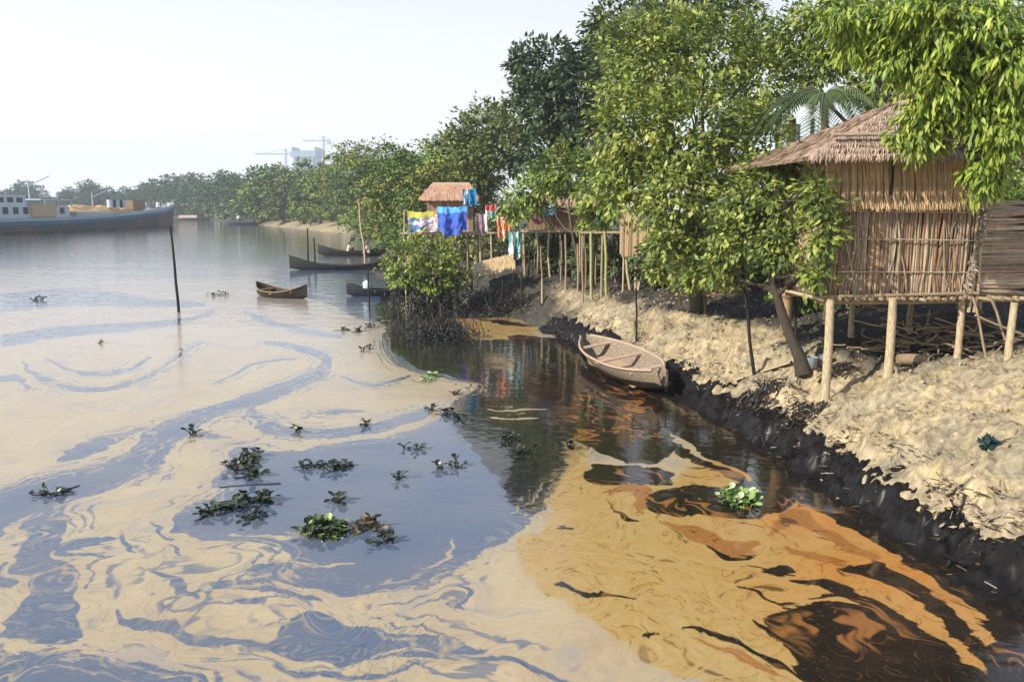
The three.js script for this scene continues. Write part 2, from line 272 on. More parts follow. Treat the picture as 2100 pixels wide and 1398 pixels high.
  const strokePoly = (s) => {
    const c = new THREE.CatmullRomCurve3(s.map(([x, y, w]) => V(x, y, w))), q = c.getPoints(s.length * 8), L = [], R = [];
    q.forEach((p, k) => { const a = q[Math.max(0, k - 1)], b = q[Math.min(q.length - 1, k + 1)], dx = b.x - a.x, dy = b.y - a.y, l = Math.hypot(dx, dy) || 1, w = Math.max(1, p.z) / 2; L.push([p.x - dy / l * w, p.y + dx / l * w]); R.unshift([p.x + dy / l * w, p.y - dx / l * w]); });
    return [...L, ...R];
  };
  const layers = [
    [[...clear.map(round), ...clearS.map(strokePoly)], filmS.map(strokePoly)], [[...amber.map(round), ...amberS.map(strokePoly)], []], [[...black.map(round), ...blackS.map(strokePoly)], []], [brown.map(strokePoly), []], [darkReflect.map(round), []],
  ].map((l) => l.map((set) => set.map((poly) => poly.map(([x, y]) => { const g = G(x, y); return [g.x, g.z]; }))));
  function masks(R, S) {                                            // R = [x0, z0, x1, z1], z0 is the near edge
    return layers.map(([on, off]) => {
      const c = document.createElement('canvas'); c.width = c.height = S; const q = c.getContext('2d');
      q.fillStyle = '#000'; q.fillRect(0, 0, S, S);
      for (const [set, style] of [[on, '#fff'], [off, '#000']]) for (const poly of set) { q.fillStyle = style; q.beginPath(); poly.forEach(([x, z], k) => { const X = (x - R[0]) / (R[2] - R[0]) * S, Y = (z - R[1]) / (R[3] - R[1]) * S; k ? q.lineTo(X, Y) : q.moveTo(X, Y); }); q.closePath(); q.fill(); }
      const d = q.getImageData(0, 0, S, S).data; let a = new Float32Array(S * S); for (let k = 0; k < S * S; k++) a[k] = d[k * 4] / 255;
      const blur = (src, r) => { let s = src; for (const [dx, dy] of [[1, 0], [0, 1]]) { const o = new Float32Array(S * S); for (let j = 0; j < S; j++) { let acc = 0; const at = (k) => { k = clamp(k, 0, S - 1); return dx ? s[j * S + k] : s[k * S + j]; }; for (let k = -r; k <= r; k++) acc += at(k); for (let i = 0; i < S; i++) { o[dx ? j * S + i : i * S + j] = acc / (2 * r + 1); acc += at(i + r + 1) - at(i - r); } } s = o; } return s; };
      const px = (R[2] - R[0]) / S;
      return { a: blur(a, Math.max(1, Math.round(0.03 / px))), wide: blur(a, Math.max(2, Math.round(0.35 / px))) };
    });
  }
  const get = (a, S, X, Y) => { X = clamp(X, 0, S - 1.001); Y = clamp(Y, 0, S - 1.001); const i = X | 0, j = Y | 0, u = X - i, v = Y - j, k = j * S + i; return lerp(lerp(a[k], a[k + 1], u), lerp(a[k + S], a[k + S + 1], u), v); };
  function makeMaps(R, S, MS) {
    const m = masks(R, MS), cd = new Uint8Array(S * S * 4), rd = new Uint8Array(S * S * 4);
    for (let j = 0; j < S; j++) for (let i = 0; i < S; i++) {
      const x = lerp(R[0], R[2], (i + 0.5) / S), z = lerp(R[1], R[3], (j + 0.5) / S), near = sst(-40, -14, z), sc = lerp(0.35, 1, near);
      const wx = n2(x * 0.5 * sc, z * 0.5 * sc), wz = n2(x * 0.5 * sc + 31, z * 0.5 * sc - 17), wx2 = n2(x * 1.7 * sc + wx, z * 1.7 * sc), wz2 = n2(x * 1.7 * sc - 9, z * 1.7 * sc + wz);
      const wx3 = n2(x * 4.6 * sc + 2 * wz2, z * 4.6 * sc), ax = x + (0.07 * wx + 0.06 * wx2 + 0.02 * wx3) / sc, az = z + (0.13 * wz + 0.08 * wz2 + 0.03 * wx3) / sc;
      const X = (ax - R[0]) / (R[2] - R[0]) * MS - 0.5, Y = (az - R[1]) / (R[3] - R[1]) * MS - 0.5;
      const [b, am, bl, br, ba] = m.map((q) => get(q.a, MS, X, Y)), bw = get(m[0].wide, MS, X, Y), kw = get(m[2].wide, MS, X, Y);
      // marbling: noise drawn out along its own swirls
      const qx = x + 0.9 * wx / sc + 0.25 * wx2, qz = z + 0.9 * wz / sc + 0.25 * wz2, s = fbm(qx * 0.55 * sc, qz * 0.9 * sc, 4), lines = Math.pow(1 - Math.abs(Math.sin(s * 15)), 3), fine = n2(qx * 7 * sc, qz * 13 * sc), mid = n2(qx * 2.2 * sc, qz * 3.6 * sc);
      const edge = 4 * bw * (1 - bw), aw = sst(0.18, 0.82, lerp(am, get(m[1].wide, MS, X, Y), 0.65) + 0.2 * mid), patch = sst(0.05, 0.45, fbm(x * 0.22 - 8, z * 0.22 + 3, 3));
      let cl = sst(0.40, 0.60, b + 0.10 * mid * edge + 0.05 * fine) ;
      const bands = sst(0.55, 0.9, Math.sin(bw * 26 + 5 * s + 1.5 * wx2)) * sst(0.10, 0.35, edge) * sst(-0.35, 0.25, wz + 0.5 * mid);   // strands drawn out beside the edges
      cl = clamp(cl + (1 - cl) * (lines * (0.5 * edge + 0.25 * patch) + bands * 0.75) * (1 - aw) - cl * (lines * 0.5 * edge + bands * 0.55));
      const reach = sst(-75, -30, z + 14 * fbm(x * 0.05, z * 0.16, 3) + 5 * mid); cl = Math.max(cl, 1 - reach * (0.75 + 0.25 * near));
      const thin = sst(0.1, 0.6, fbm(qx * 0.35 + 20, qz * 0.6, 3)) * 0.5;
      const t1 = 0.5 + 0.5 * wx, t2 = 0.5 + 0.5 * mid, farp = sst(-16, -30, z);
      let c = [lerp(0.42, 0.38, t1), lerp(0.335, 0.29, t1), lerp(0.195, 0.175, t1)].map((q) => q * (0.93 + 0.1 * t2 + 0.06 * fine + 0.05 * s));
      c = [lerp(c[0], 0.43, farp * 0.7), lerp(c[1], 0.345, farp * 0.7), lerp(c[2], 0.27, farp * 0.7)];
      c = [lerp(c[0], 0.27, thin), lerp(c[1], 0.245, thin), lerp(c[2], 0.235, thin)];
      const rust = sst(0.45, 0.7, n2(qx * 3.1 + 60, qz * 4.7)) * sst(0.1, 0.4, s) * 0.45 * near; c = [lerp(c[0], 0.33, rust), lerp(c[1], 0.21, rust), lerp(c[2], 0.12, rust)];
      let rough = 0.2;
      // amber oil
      const am2 = aw * (1 - 0.25 * lines); const ac = [lerp(0.42, 0.40, t2), lerp(0.285, 0.25, t2), lerp(0.105, 0.075, t2)].map((q) => q * (0.92 + 0.12 * fine * (0.5 + s)));
      const hot = sst(2.0, 4.4, x + 0.35 * wx + 0.02 * (z + 12)) * (0.45 + 0.55 * t1); ac[0] = lerp(ac[0], 0.42, hot); ac[1] = lerp(ac[1], 0.165, hot); ac[2] = lerp(ac[2], 0.028, hot);
      const deep = sst(0.25, 0.75, br + 0.3 * lines + 0.2 * mid + 0.25 * sst(0.5, 3, x) * lines); for (let k = 0; k < 3; k++) ac[k] = lerp(ac[k], [0.26, 0.095, 0.018][k], deep * 0.85);
      c = c.map((q, k) => lerp(q, ac[k], am2)); rough = lerp(rough, 0.2, am2);
      const thread = sst(0.72, 0.95, 1 - Math.abs(Math.sin(s * 11 + qz * 1.2))) * sst(0.0, 0.4, mid + 0.25) * aw * 0.7; c = c.map((q, k) => lerp(q, [0.10, 0.045, 0.015][k], thread * 0.8));
      // clear water with a thin sheen; reflected sky and bank tones put into its colour
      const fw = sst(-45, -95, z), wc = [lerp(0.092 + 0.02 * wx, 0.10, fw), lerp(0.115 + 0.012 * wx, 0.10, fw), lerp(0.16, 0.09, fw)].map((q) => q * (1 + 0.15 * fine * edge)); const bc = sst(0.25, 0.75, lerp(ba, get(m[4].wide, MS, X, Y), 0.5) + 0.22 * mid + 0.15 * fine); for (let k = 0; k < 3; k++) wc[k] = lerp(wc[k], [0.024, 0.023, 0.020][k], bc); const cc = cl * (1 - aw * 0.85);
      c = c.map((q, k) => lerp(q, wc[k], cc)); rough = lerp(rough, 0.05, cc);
      const sa = x * 0.88 - z * 0.47, sl = x * 0.47 + z * 0.88, streak = n2(sa * 3.4 + 0.9 * wx2 + 0.5 * wx, sl * 0.55 + 3) + 0.5 * n2(sa * 8.5 + 1.3 * wx2, sl * 1.1 - 8), slick = sst(0.25, 0.75, streak) * sst(-0.2, 0.4, wz + 0.6 * s);
      // black oil and painted tree reflection, with brown marbling inside the large slicks
      const shoreward = bl > 0.05 && x > -2 ? sst(0.9, 0.2, -sdf(x, z)) : 0, k0 = sst(0.36, 0.64, bl + (0.16 * mid + 0.2 * streak) * 4 * kw * (1 - kw) + 0.06 * fine), inner = k0 * clamp(slick * 0.85 + 0.3 * sst(0.5, 0.95, lines)) * (1 - 0.8 * shoreward);
      const loose = aw * (1 - k0) * sst(0.75, 1.1, streak + 0.4 * mid) * sst(0.2, 2.2, x) * 0.75; c = c.map((q, k) => lerp(q, [0.035, 0.020, 0.010][k], loose));
      c = c.map((q, k) => lerp(q, lerp([0.014, 0.011, 0.009][k], [0.27, 0.115, 0.035][k], inner), k0)); rough = lerp(rough, 0.08, k0);
      const o = (j * S + i) * 4; cd[o] = toS(c[0]); cd[o + 1] = toS(c[1]); cd[o + 2] = toS(c[2]); cd[o + 3] = 255; rd[o] = rd[o + 1] = rd[o + 2] = rough * 255; rd[o + 3] = 255;
    }
    const T = (d, srgb) => { const t = new THREE.DataTexture(d, S, S); t.magFilter = THREE.LinearFilter; t.minFilter = THREE.LinearFilter; if (srgb) t.colorSpace = THREE.SRGBColorSpace; t.needsUpdate = true; return t; };
    return { map: T(cd, true), roughnessMap: T(rd, false) };
  }
  const NEAR = [-14, -4, 8, -28], MID = [-74, -4, 8, -110];
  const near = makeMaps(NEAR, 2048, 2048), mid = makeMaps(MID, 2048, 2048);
  // ripples (a tile 12 m wide)
  const rip = dataTex(1024, 1024, (u, v) => { const a = tfb(u, v * 1, 7, 2), b = tfb((u + 0.35) % 1, v, 22, 3), c = 0.5 + 0.28 * a + 0.16 * b; const q = clamp(c) * 255; return [q, q, q]; }, false, true); rip.channel = 1;
  const waterMat = (maps, bump, o = {}) => new THREE.MeshPhysicalMaterial({ color: 0xffffff, roughness: 1, ...maps, bumpMap: rip, bumpScale: bump, ior: 1.4, ...o });
  const river = new THREE.Group(); river.name = 'river'; river.userData = { kind: 'structure', label: 'calm river covered with swirling films of oil' }; scene.add(river);
  function sheet(name, x0, z0, x1, z1, R, mat) {
    const g = new THREE.BufferGeometry(), pts = [[x0, z0], [x1, z0], [x1, z1], [x0, z1]];
    g.setAttribute('position', new THREE.Float32BufferAttribute(pts.flatMap(([x, z]) => [x, 0, z]), 3)); g.setAttribute('normal', new THREE.Float32BufferAttribute(pts.flatMap(() => [0, 1, 0]), 3));
    g.setAttribute('uv', new THREE.Float32BufferAttribute(pts.flatMap(([x, z]) => R ? [(x - R[0]) / (R[2] - R[0]), (z - R[1]) / (R[3] - R[1])] : [x / 40, z / 40]), 2)); g.setAttribute('uv1', new THREE.Float32BufferAttribute(pts.flatMap(([x, z]) => [x / 12, z / 9]), 2));
    g.setIndex([0, 1, 2, 0, 2, 3]); const m = add(river, name, g, mat); m.castShadow = false; return m;
  }
  const open = new THREE.MeshPhysicalMaterial({ color: lin(0.10, 0.10, 0.09), roughness: 0.05, bumpMap: rip, bumpScale: 0.034, ior: 1.4 });
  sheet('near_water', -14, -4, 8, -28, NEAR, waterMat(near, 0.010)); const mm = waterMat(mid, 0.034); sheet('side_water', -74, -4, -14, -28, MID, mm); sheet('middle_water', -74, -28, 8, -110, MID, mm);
  sheet('open_water', -900, -110, 60, -520, null, open); sheet('open_water', -900, 60, -74, -110, null, open); sheet('open_water', -74, 60, 20, -4, null, open);
}
// ---------------------------------------------------------------- trees
const GREENS = {
  bright: [[0.30, 0.36, 0.055], [0.36, 0.40, 0.075], [0.21, 0.28, 0.045], [0.12, 0.19, 0.035], [0.40, 0.42, 0.11]],
  lime: [[0.324, 0.405, 0.047], [0.257, 0.365, 0.041], [0.378, 0.432, 0.068], [0.162, 0.257, 0.041]],
  mid: [[0.13, 0.195, 0.039], [0.169, 0.227, 0.046], [0.098, 0.156, 0.036], [0.195, 0.234, 0.052]],
  dark: [[0.052, 0.092, 0.029], [0.069, 0.115, 0.032], [0.046, 0.075, 0.025], [0.092, 0.127, 0.034]],  // also puts the shade of dense tree and undergrowth into the leaf colour
  olive: [[0.15, 0.175, 0.05], [0.2, 0.206, 0.062], [0.112, 0.138, 0.044], [0.237, 0.25, 0.062]],
};
const ground = (x, z) => V(x, Math.max(bankHeight(x, z), -0.4), z);
function crown(lobes, n, o) {
  const r = RNG(o.seed || 1), g = new GB(), { L = 0.14, W = 0.07, clump = 0.22, droop = 0.15, cols = GREENS.mid, per = 14, shell = 0.5, off = V(0, 0, 0) } = o;
  const area = lobes.map((l) => l.r.x * l.r.y + l.r.y * l.r.z), sum = area.reduce((a, b) => a + b, 0);
  lobes.forEach((l, li) => {
    const nc = Math.max(3, Math.round(n * area[li] / sum / per));
    for (let k = 0; k < nc; k++) {
      const d = V(gauss(r), gauss(r), gauss(r)).normalize(), rad = (shell + (1.06 - shell) * Math.pow(r(), 0.6)) * (0.86 + 0.3 * n3(d.x * 1.6 + li * 3.1, d.y * 1.6, d.z * 1.6));
      const cc = V(d.x * l.r.x * rad, d.y * l.r.y * rad, d.z * l.r.z * rad).add(l.c).sub(off), shade1 = 0.72 + 0.56 * r(), cs = clump * (0.6 + 0.8 * r()), main = cols[Math.floor(r() * cols.length)];
      const twig = d.clone().multiplyScalar(0.7).add(V(gauss(r), gauss(r) * 0.6, gauss(r)).multiplyScalar(0.5)).normalize();
      for (let q = 0; q < per; q++) {
        const p = cc.clone().add(V(gauss(r), gauss(r) * 0.75, gauss(r)).multiplyScalar(cs)).addScaledVector(twig, (r() - 0.5) * cs);
        const t = twig.clone().add(V(gauss(r), gauss(r), gauss(r)).multiplyScalar(0.9)).add(V(0, -droop * 2, 0)).normalize();
        const nn = V(gauss(r) * 0.7, 0.75 + 0.5 * gauss(r), gauss(r) * 0.7).addScaledVector(d, 0.35); nn.addScaledVector(t, -nn.dot(t)).normalize();
        const shade2 = 0.85 + 0.3 * r(), c = (r() < 0.65 ? main : cols[Math.floor(r() * cols.length)]).map((v) => v * shade1 * shade2), s = 0.7 + 0.6 * r();
        g.leaf(p, t, nn, L * s, W * s, c);
      }
    }
  });
  return g.geo();
}
function bend(a, b, r, k = 0.12, n = 5) { const L = a.distanceTo(b), pts = []; const o1 = V(gauss(r), gauss(r) * 0.4, gauss(r)).multiplyScalar(L * k), o2 = V(gauss(r), gauss(r) * 0.4, gauss(r)).multiplyScalar(L * k * 0.6); for (let i = 0; i <= n; i++) { const t = i / n; pts.push(a.clone().lerp(b, t).addScaledVector(o1, Math.sin(t * Math.PI)).addScaledVector(o2, Math.sin(t * 2 * Math.PI))); } return pts; }
// lobes as [px, py, half width, half height, distance (, half depth in metres)]
function tree(name, label, base, lobesPx, o) {
  const t = thing(name, label, o.category || 'tree', base, 0, o.group), r = RNG((o.seed || 1) * 77);
  const lobes = lobesPx.map(([px, py, rx, ry, D, rz]) => ({ c: P(px, py, D), r: V(rx / F * D, ry / F * D, rz || Math.max(rx, ry) / F * D * 0.8) }));
  const trunkTop = o.top ? o.top : lobes.reduce((a, l) => a.add(l.c), V(0, 0, 0)).multiplyScalar(1 / lobes.length);
  const tp = o.path ? o.path.map((p) => p.clone().sub(base)) : bend(V(0, -0.15, 0), trunkTop.clone().sub(base), r, 0.08), R = o.radius || 0.12;
  add(t, 'trunk', new GB().tube(tp, tp.map((_, i) => R * (i === 0 ? 1.35 : 1) * (1 - 0.6 * i / (tp.length - 1))), 8, [1, 1, 1], 0.18, r).geo(), o.bark || MAT.bark);
  for (const l of lobes) {
    const from = tp[Math.min(tp.length - 1, Math.max(1, Math.floor(tp.length * (0.5 + 0.4 * r()))))], bg = new GB(), to = l.c.clone().sub(base);
    bg.tube(bend(from, to, r, 0.1), [0.42, 0.34, 0.26, 0.2, 0.14, 0.1].map((q) => q * R), 6, [1, 1, 1], 0.1, r);
    for (let k = 0; k < 5; k++) { const e = to.clone().add(V(gauss(r) * l.r.x, gauss(r) * l.r.y, gauss(r) * l.r.z).multiplyScalar(0.8)); bg.tube(bend(from.clone().lerp(to, 0.4 + 0.5 * r()), e, r, 0.12, 4), [0.16, 0.13, 0.1, 0.07, 0.04].map((q) => q * R), 5, [1, 1, 1], 0, r); }
    add(t, 'branch', bg.geo(), o.bark || MAT.bark);
  }
  add(t, 'crown', crown(lobes, o.n, { ...o, off: base }), o.mat || MAT.leaf);
  return t;
}
const onBank = (px, D) => { const x = (px - 1050) / F * D; return ground(x, -D); };
// the leaning tree at the rack, its stem traced on the photograph
{
  const b = G(1645, 757, 1.05), D0 = -b.z, path = [[1648, 770], [1640, 730], [1622, 690], [1606, 650], [1594, 605], [1584, 560], [1570, 500], [1552, 440]].map(([x, y], i) => P(x, y, D0 + i * 0.12));
  tree('leaning_tree', 'small leafy tree with a dark leaning trunk on the mud beside the reed hut', V(path[0].x, bankHeight(path[0].x, path[0].z), path[0].z),
    [[1570, 400, 110, 90, D0 + 0.9], [1655, 440, 66, 90, D0 + 0.2], [1600, 500, 80, 55, D0 + 0.3], [1510, 490, 70, 60, D0 + 0.8], [1668, 540, 34, 62, D0 + 0.1], [1480, 555, 40, 36, D0 + 1.0], [1640, 345, 60, 40, D0 + 0.3], [1682, 390, 34, 60, D0 - 1.2], [1686, 480, 30, 70, D0 - 1.3], [1676, 560, 24, 44, D0 - 1.2]],
    { n: 12500, L: 0.125, W: 0.062, clump: 0.17, cols: GREENS.bright.concat(GREENS.mid), radius: 0.125, path, seed: 3, bark: std(0.085, 0.065, 0.048, 0.95, { map: grainTex, bumpMap: grainTex, bumpScale: 0.02 }) });
}
tree('broad_tree', 'tall sunlit broad-leaved tree in the middle of the bank', onBank(1440, 22.5),
  [[1330, 130, 110, 100, 22], [1450, 110, 110, 95, 22.5], [1545, 170, 80, 90, 22.5], [1300, 260, 100, 110, 20.5], [1420, 270, 120, 120, 20], [1540, 300, 85, 100, 20.5], [1290, 370, 95, 75, 20.5], [1390, 400, 100, 85, 19.5], [1500, 420, 80, 80, 20], [1375, 490, 65, 50, 19.5], [1440, 530, 52, 46, 19.5], [1560, 80, 60, 55, 24], [1370, 60, 70, 50, 23]],
  { n: 27000, L: 0.17, W: 0.085, clump: 0.24, cols: GREENS.bright, radius: 0.2, seed: 5 });
tree('bank_shrub', 'yellow-green shrub hanging over the stilt huts in front of the dark tree', onBank(1190, 29),
  [[1160, 350, 75, 55, 30], [1230, 400, 60, 55, 28], [1100, 395, 50, 45, 31], [1245, 330, 50, 50, 29], [1215, 450, 45, 30, 28], [1060, 420, 38, 34, 32]], { n: 6800, L: 0.2, W: 0.1, clump: 0.25, cols: GREENS.lime.concat(GREENS.mid), radius: 0.07, seed: 8, category: 'shrub' });
tree('bank_shrub', 'low leafy shrub under the broad tree at the top of the mud slope', onBank(1450, 21.5),
  [[1430, 560, 55, 38, 20.8], [1360, 545, 40, 34, 21.5], [1500, 545, 40, 40, 21]], { n: 2600, L: 0.15, W: 0.075, clump: 0.18, cols: GREENS.bright, radius: 0.05, seed: 9, category: 'shrub' });
tree('shady_tree', 'dark dense tree rising above the stilt huts', onBank(1150, 45),
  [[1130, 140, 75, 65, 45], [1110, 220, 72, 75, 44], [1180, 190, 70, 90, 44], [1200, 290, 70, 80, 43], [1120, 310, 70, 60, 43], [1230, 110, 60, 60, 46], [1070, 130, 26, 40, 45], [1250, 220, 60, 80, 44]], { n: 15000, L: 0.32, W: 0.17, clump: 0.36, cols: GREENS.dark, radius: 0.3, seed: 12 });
tree('olive_tree', 'olive-green tree left of the dark dense tree behind the clothes hut', onBank(990, 52),
  [[990, 260, 55, 55, 52], [950, 300, 45, 55, 53], [1035, 300, 55, 60, 50], [985, 350, 60, 45, 50], [1060, 240, 40, 45, 51]], { n: 7600, L: 0.33, W: 0.17, clump: 0.38, cols: GREENS.olive.concat(GREENS.mid), radius: 0.25, seed: 14 });
tree('tall_tree', 'tall tree crown at the top of the frame behind the broad tree', onBank(1380, 34),
  [[1290, 60, 90, 60, 34], [1400, 30, 100, 60, 34], [1500, 40, 70, 50, 34], [1280, 150, 80, 80, 33], [1350, 0, 60, 40, 35]], { n: 9000, L: 0.25, W: 0.13, clump: 0.32, cols: GREENS.mid.concat(GREENS.dark), radius: 0.25, seed: 16 });
tree('back_tree', 'shaded tree behind the hut roof below the top right corner', onBank(1800, 22),
  [[1740, 60, 90, 70, 22], [1850, 90, 80, 90, 22], [1690, 20, 70, 50, 22], [1800, 170, 70, 55, 21.5], [1900, 40, 80, 70, 22], [1960, 150, 70, 90, 20.5], [2050, 120, 80, 110, 20.5], [1990, 290, 60, 90, 20], [2080, 330, 80, 110, 20], [1640, 70, 60, 55, 23], [1690, 120, 60, 50, 22], [1640, 150, 40, 40, 24], [2060, 430, 90, 60, 19]], { n: 20000, L: 0.19, W: 0.08, clump: 0.28, cols: GREENS.bright.concat(GREENS.lime, GREENS.mid), radius: 0.22, seed: 18 });
tree('overhanging_tree', 'bright yellow-green tree with drooping leaves hanging over the hut roof', V(8.4, bankHeight(8.4, -12.2), -12.2),
  [[1990, 60, 110, 70, 12.2], [2080, 120, 70, 80, 12], [1930, 150, 60, 60, 12.4], [1900, 235, 50, 50, 12.6], [1880, 290, 52, 36, 12.7], [1990, 210, 60, 80, 12.6], [2060, 240, 60, 80, 12.4], [2020, 350, 40, 55, 12.7], [1900, 20, 80, 40, 12.2], [1820, 40, 50, 40, 12.6], [1740, 30, 50, 40, 12.8], [1760, 90, 36, 36, 12.9], [1850, 110, 44, 50, 12.6]],
  { n: 15500, L: 0.17, W: 0.05, clump: 0.16, droop: 0.55, cols: GREENS.lime, radius: 0.1, seed: 20, path: [V(9.4, bankHeight(9.4, -12.2) - 0.1, -12.2), V(9.4, 3, -12.2), V(9.3, 4.6, -12.2), V(8.9, 5.8, -12.2)] });
// undergrowth closing the view at the top of the bank, shade put into dark leaf tones
for (const [px, D, w, h, label, cols] of [
  [1250, 31, 80, 34, 'dark undergrowth beneath the tan wall of the stilt hut', 'dark'], [1390, 27, 90, 60, 'dark undergrowth at the foot of the broad tree', 'dark'], [1560, 24, 80, 70, 'green undergrowth behind the leaning tree', 'mid'],
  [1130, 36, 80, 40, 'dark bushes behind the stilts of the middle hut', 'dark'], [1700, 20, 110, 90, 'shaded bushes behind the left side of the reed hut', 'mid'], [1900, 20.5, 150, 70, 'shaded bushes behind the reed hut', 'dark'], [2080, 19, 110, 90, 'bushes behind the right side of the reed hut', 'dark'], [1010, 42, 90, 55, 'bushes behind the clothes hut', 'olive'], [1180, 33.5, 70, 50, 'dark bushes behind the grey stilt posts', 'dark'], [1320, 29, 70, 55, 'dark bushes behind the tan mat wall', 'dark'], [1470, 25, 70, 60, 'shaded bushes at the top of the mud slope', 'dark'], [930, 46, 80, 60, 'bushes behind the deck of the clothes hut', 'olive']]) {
  const b = onBank(px, D), y = 430 - (b.y - CAM_H) / D * F;
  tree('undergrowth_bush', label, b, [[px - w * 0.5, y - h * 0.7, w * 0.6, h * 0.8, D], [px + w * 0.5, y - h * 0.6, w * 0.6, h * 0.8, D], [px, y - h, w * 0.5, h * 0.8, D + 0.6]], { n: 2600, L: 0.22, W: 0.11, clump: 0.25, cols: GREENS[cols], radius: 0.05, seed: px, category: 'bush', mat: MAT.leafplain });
}
// fan palm fronds over the roof
{
  const b = onBank(1700, 19), t = thing('palm', 'dark drooping palm fronds left of the thatched roof', 'palm', b), top = P(1690, 195, 19).sub(b), r = RNG(61);
  add(t, 'trunk', new GB().tube(bend(V(0, -0.1, 0), top, r, 0.03), 0.09, 8, [1, 1, 1], 0.15, r).geo(), MAT.bark);
  for (let k = 0; k < 19; k++) {
    const a = k / 19 * 6.283 + r() * 0.4, len = 1.25 + 0.6 * r(), lift = 0.15 + 0.5 * r(), g = new GB(), pts = [];
    for (let i = 0; i <= 8; i++) { const s = i / 8; pts.push(V(Math.cos(a) * len * s, lift * Math.sin(s * 2.2) * 0.9 - 0.75 * s * s * len, Math.sin(a) * len * s).add(top)); }
    g.tube(pts, pts.map((_, i) => 0.014 * (1 - i / 10)), 5, [0.12, 0.14, 0.05]);
    for (let i = 0; i < 44; i++) { const s = 0.12 + 0.88 * (i >> 1) / 22, q = pts[Math.min(7, Math.floor(s * 8))].clone().lerp(pts[Math.min(8, Math.floor(s * 8) + 1)], s * 8 % 1), side = V(-Math.sin(a), 0, Math.cos(a)).multiplyScalar(i % 2 ? 1 : -1), d = side.multiplyScalar(0.75).add(V(Math.cos(a) * 0.5, -0.55, Math.sin(a) * 0.5)).normalize(); g.leaf(q, d, V(0, 1, 0.2).normalize(), 0.42, 0.035, GREENS.dark[i % 4]); }
    add(t, 'frond', g.geo(), MAT.leafplain);
  }
}
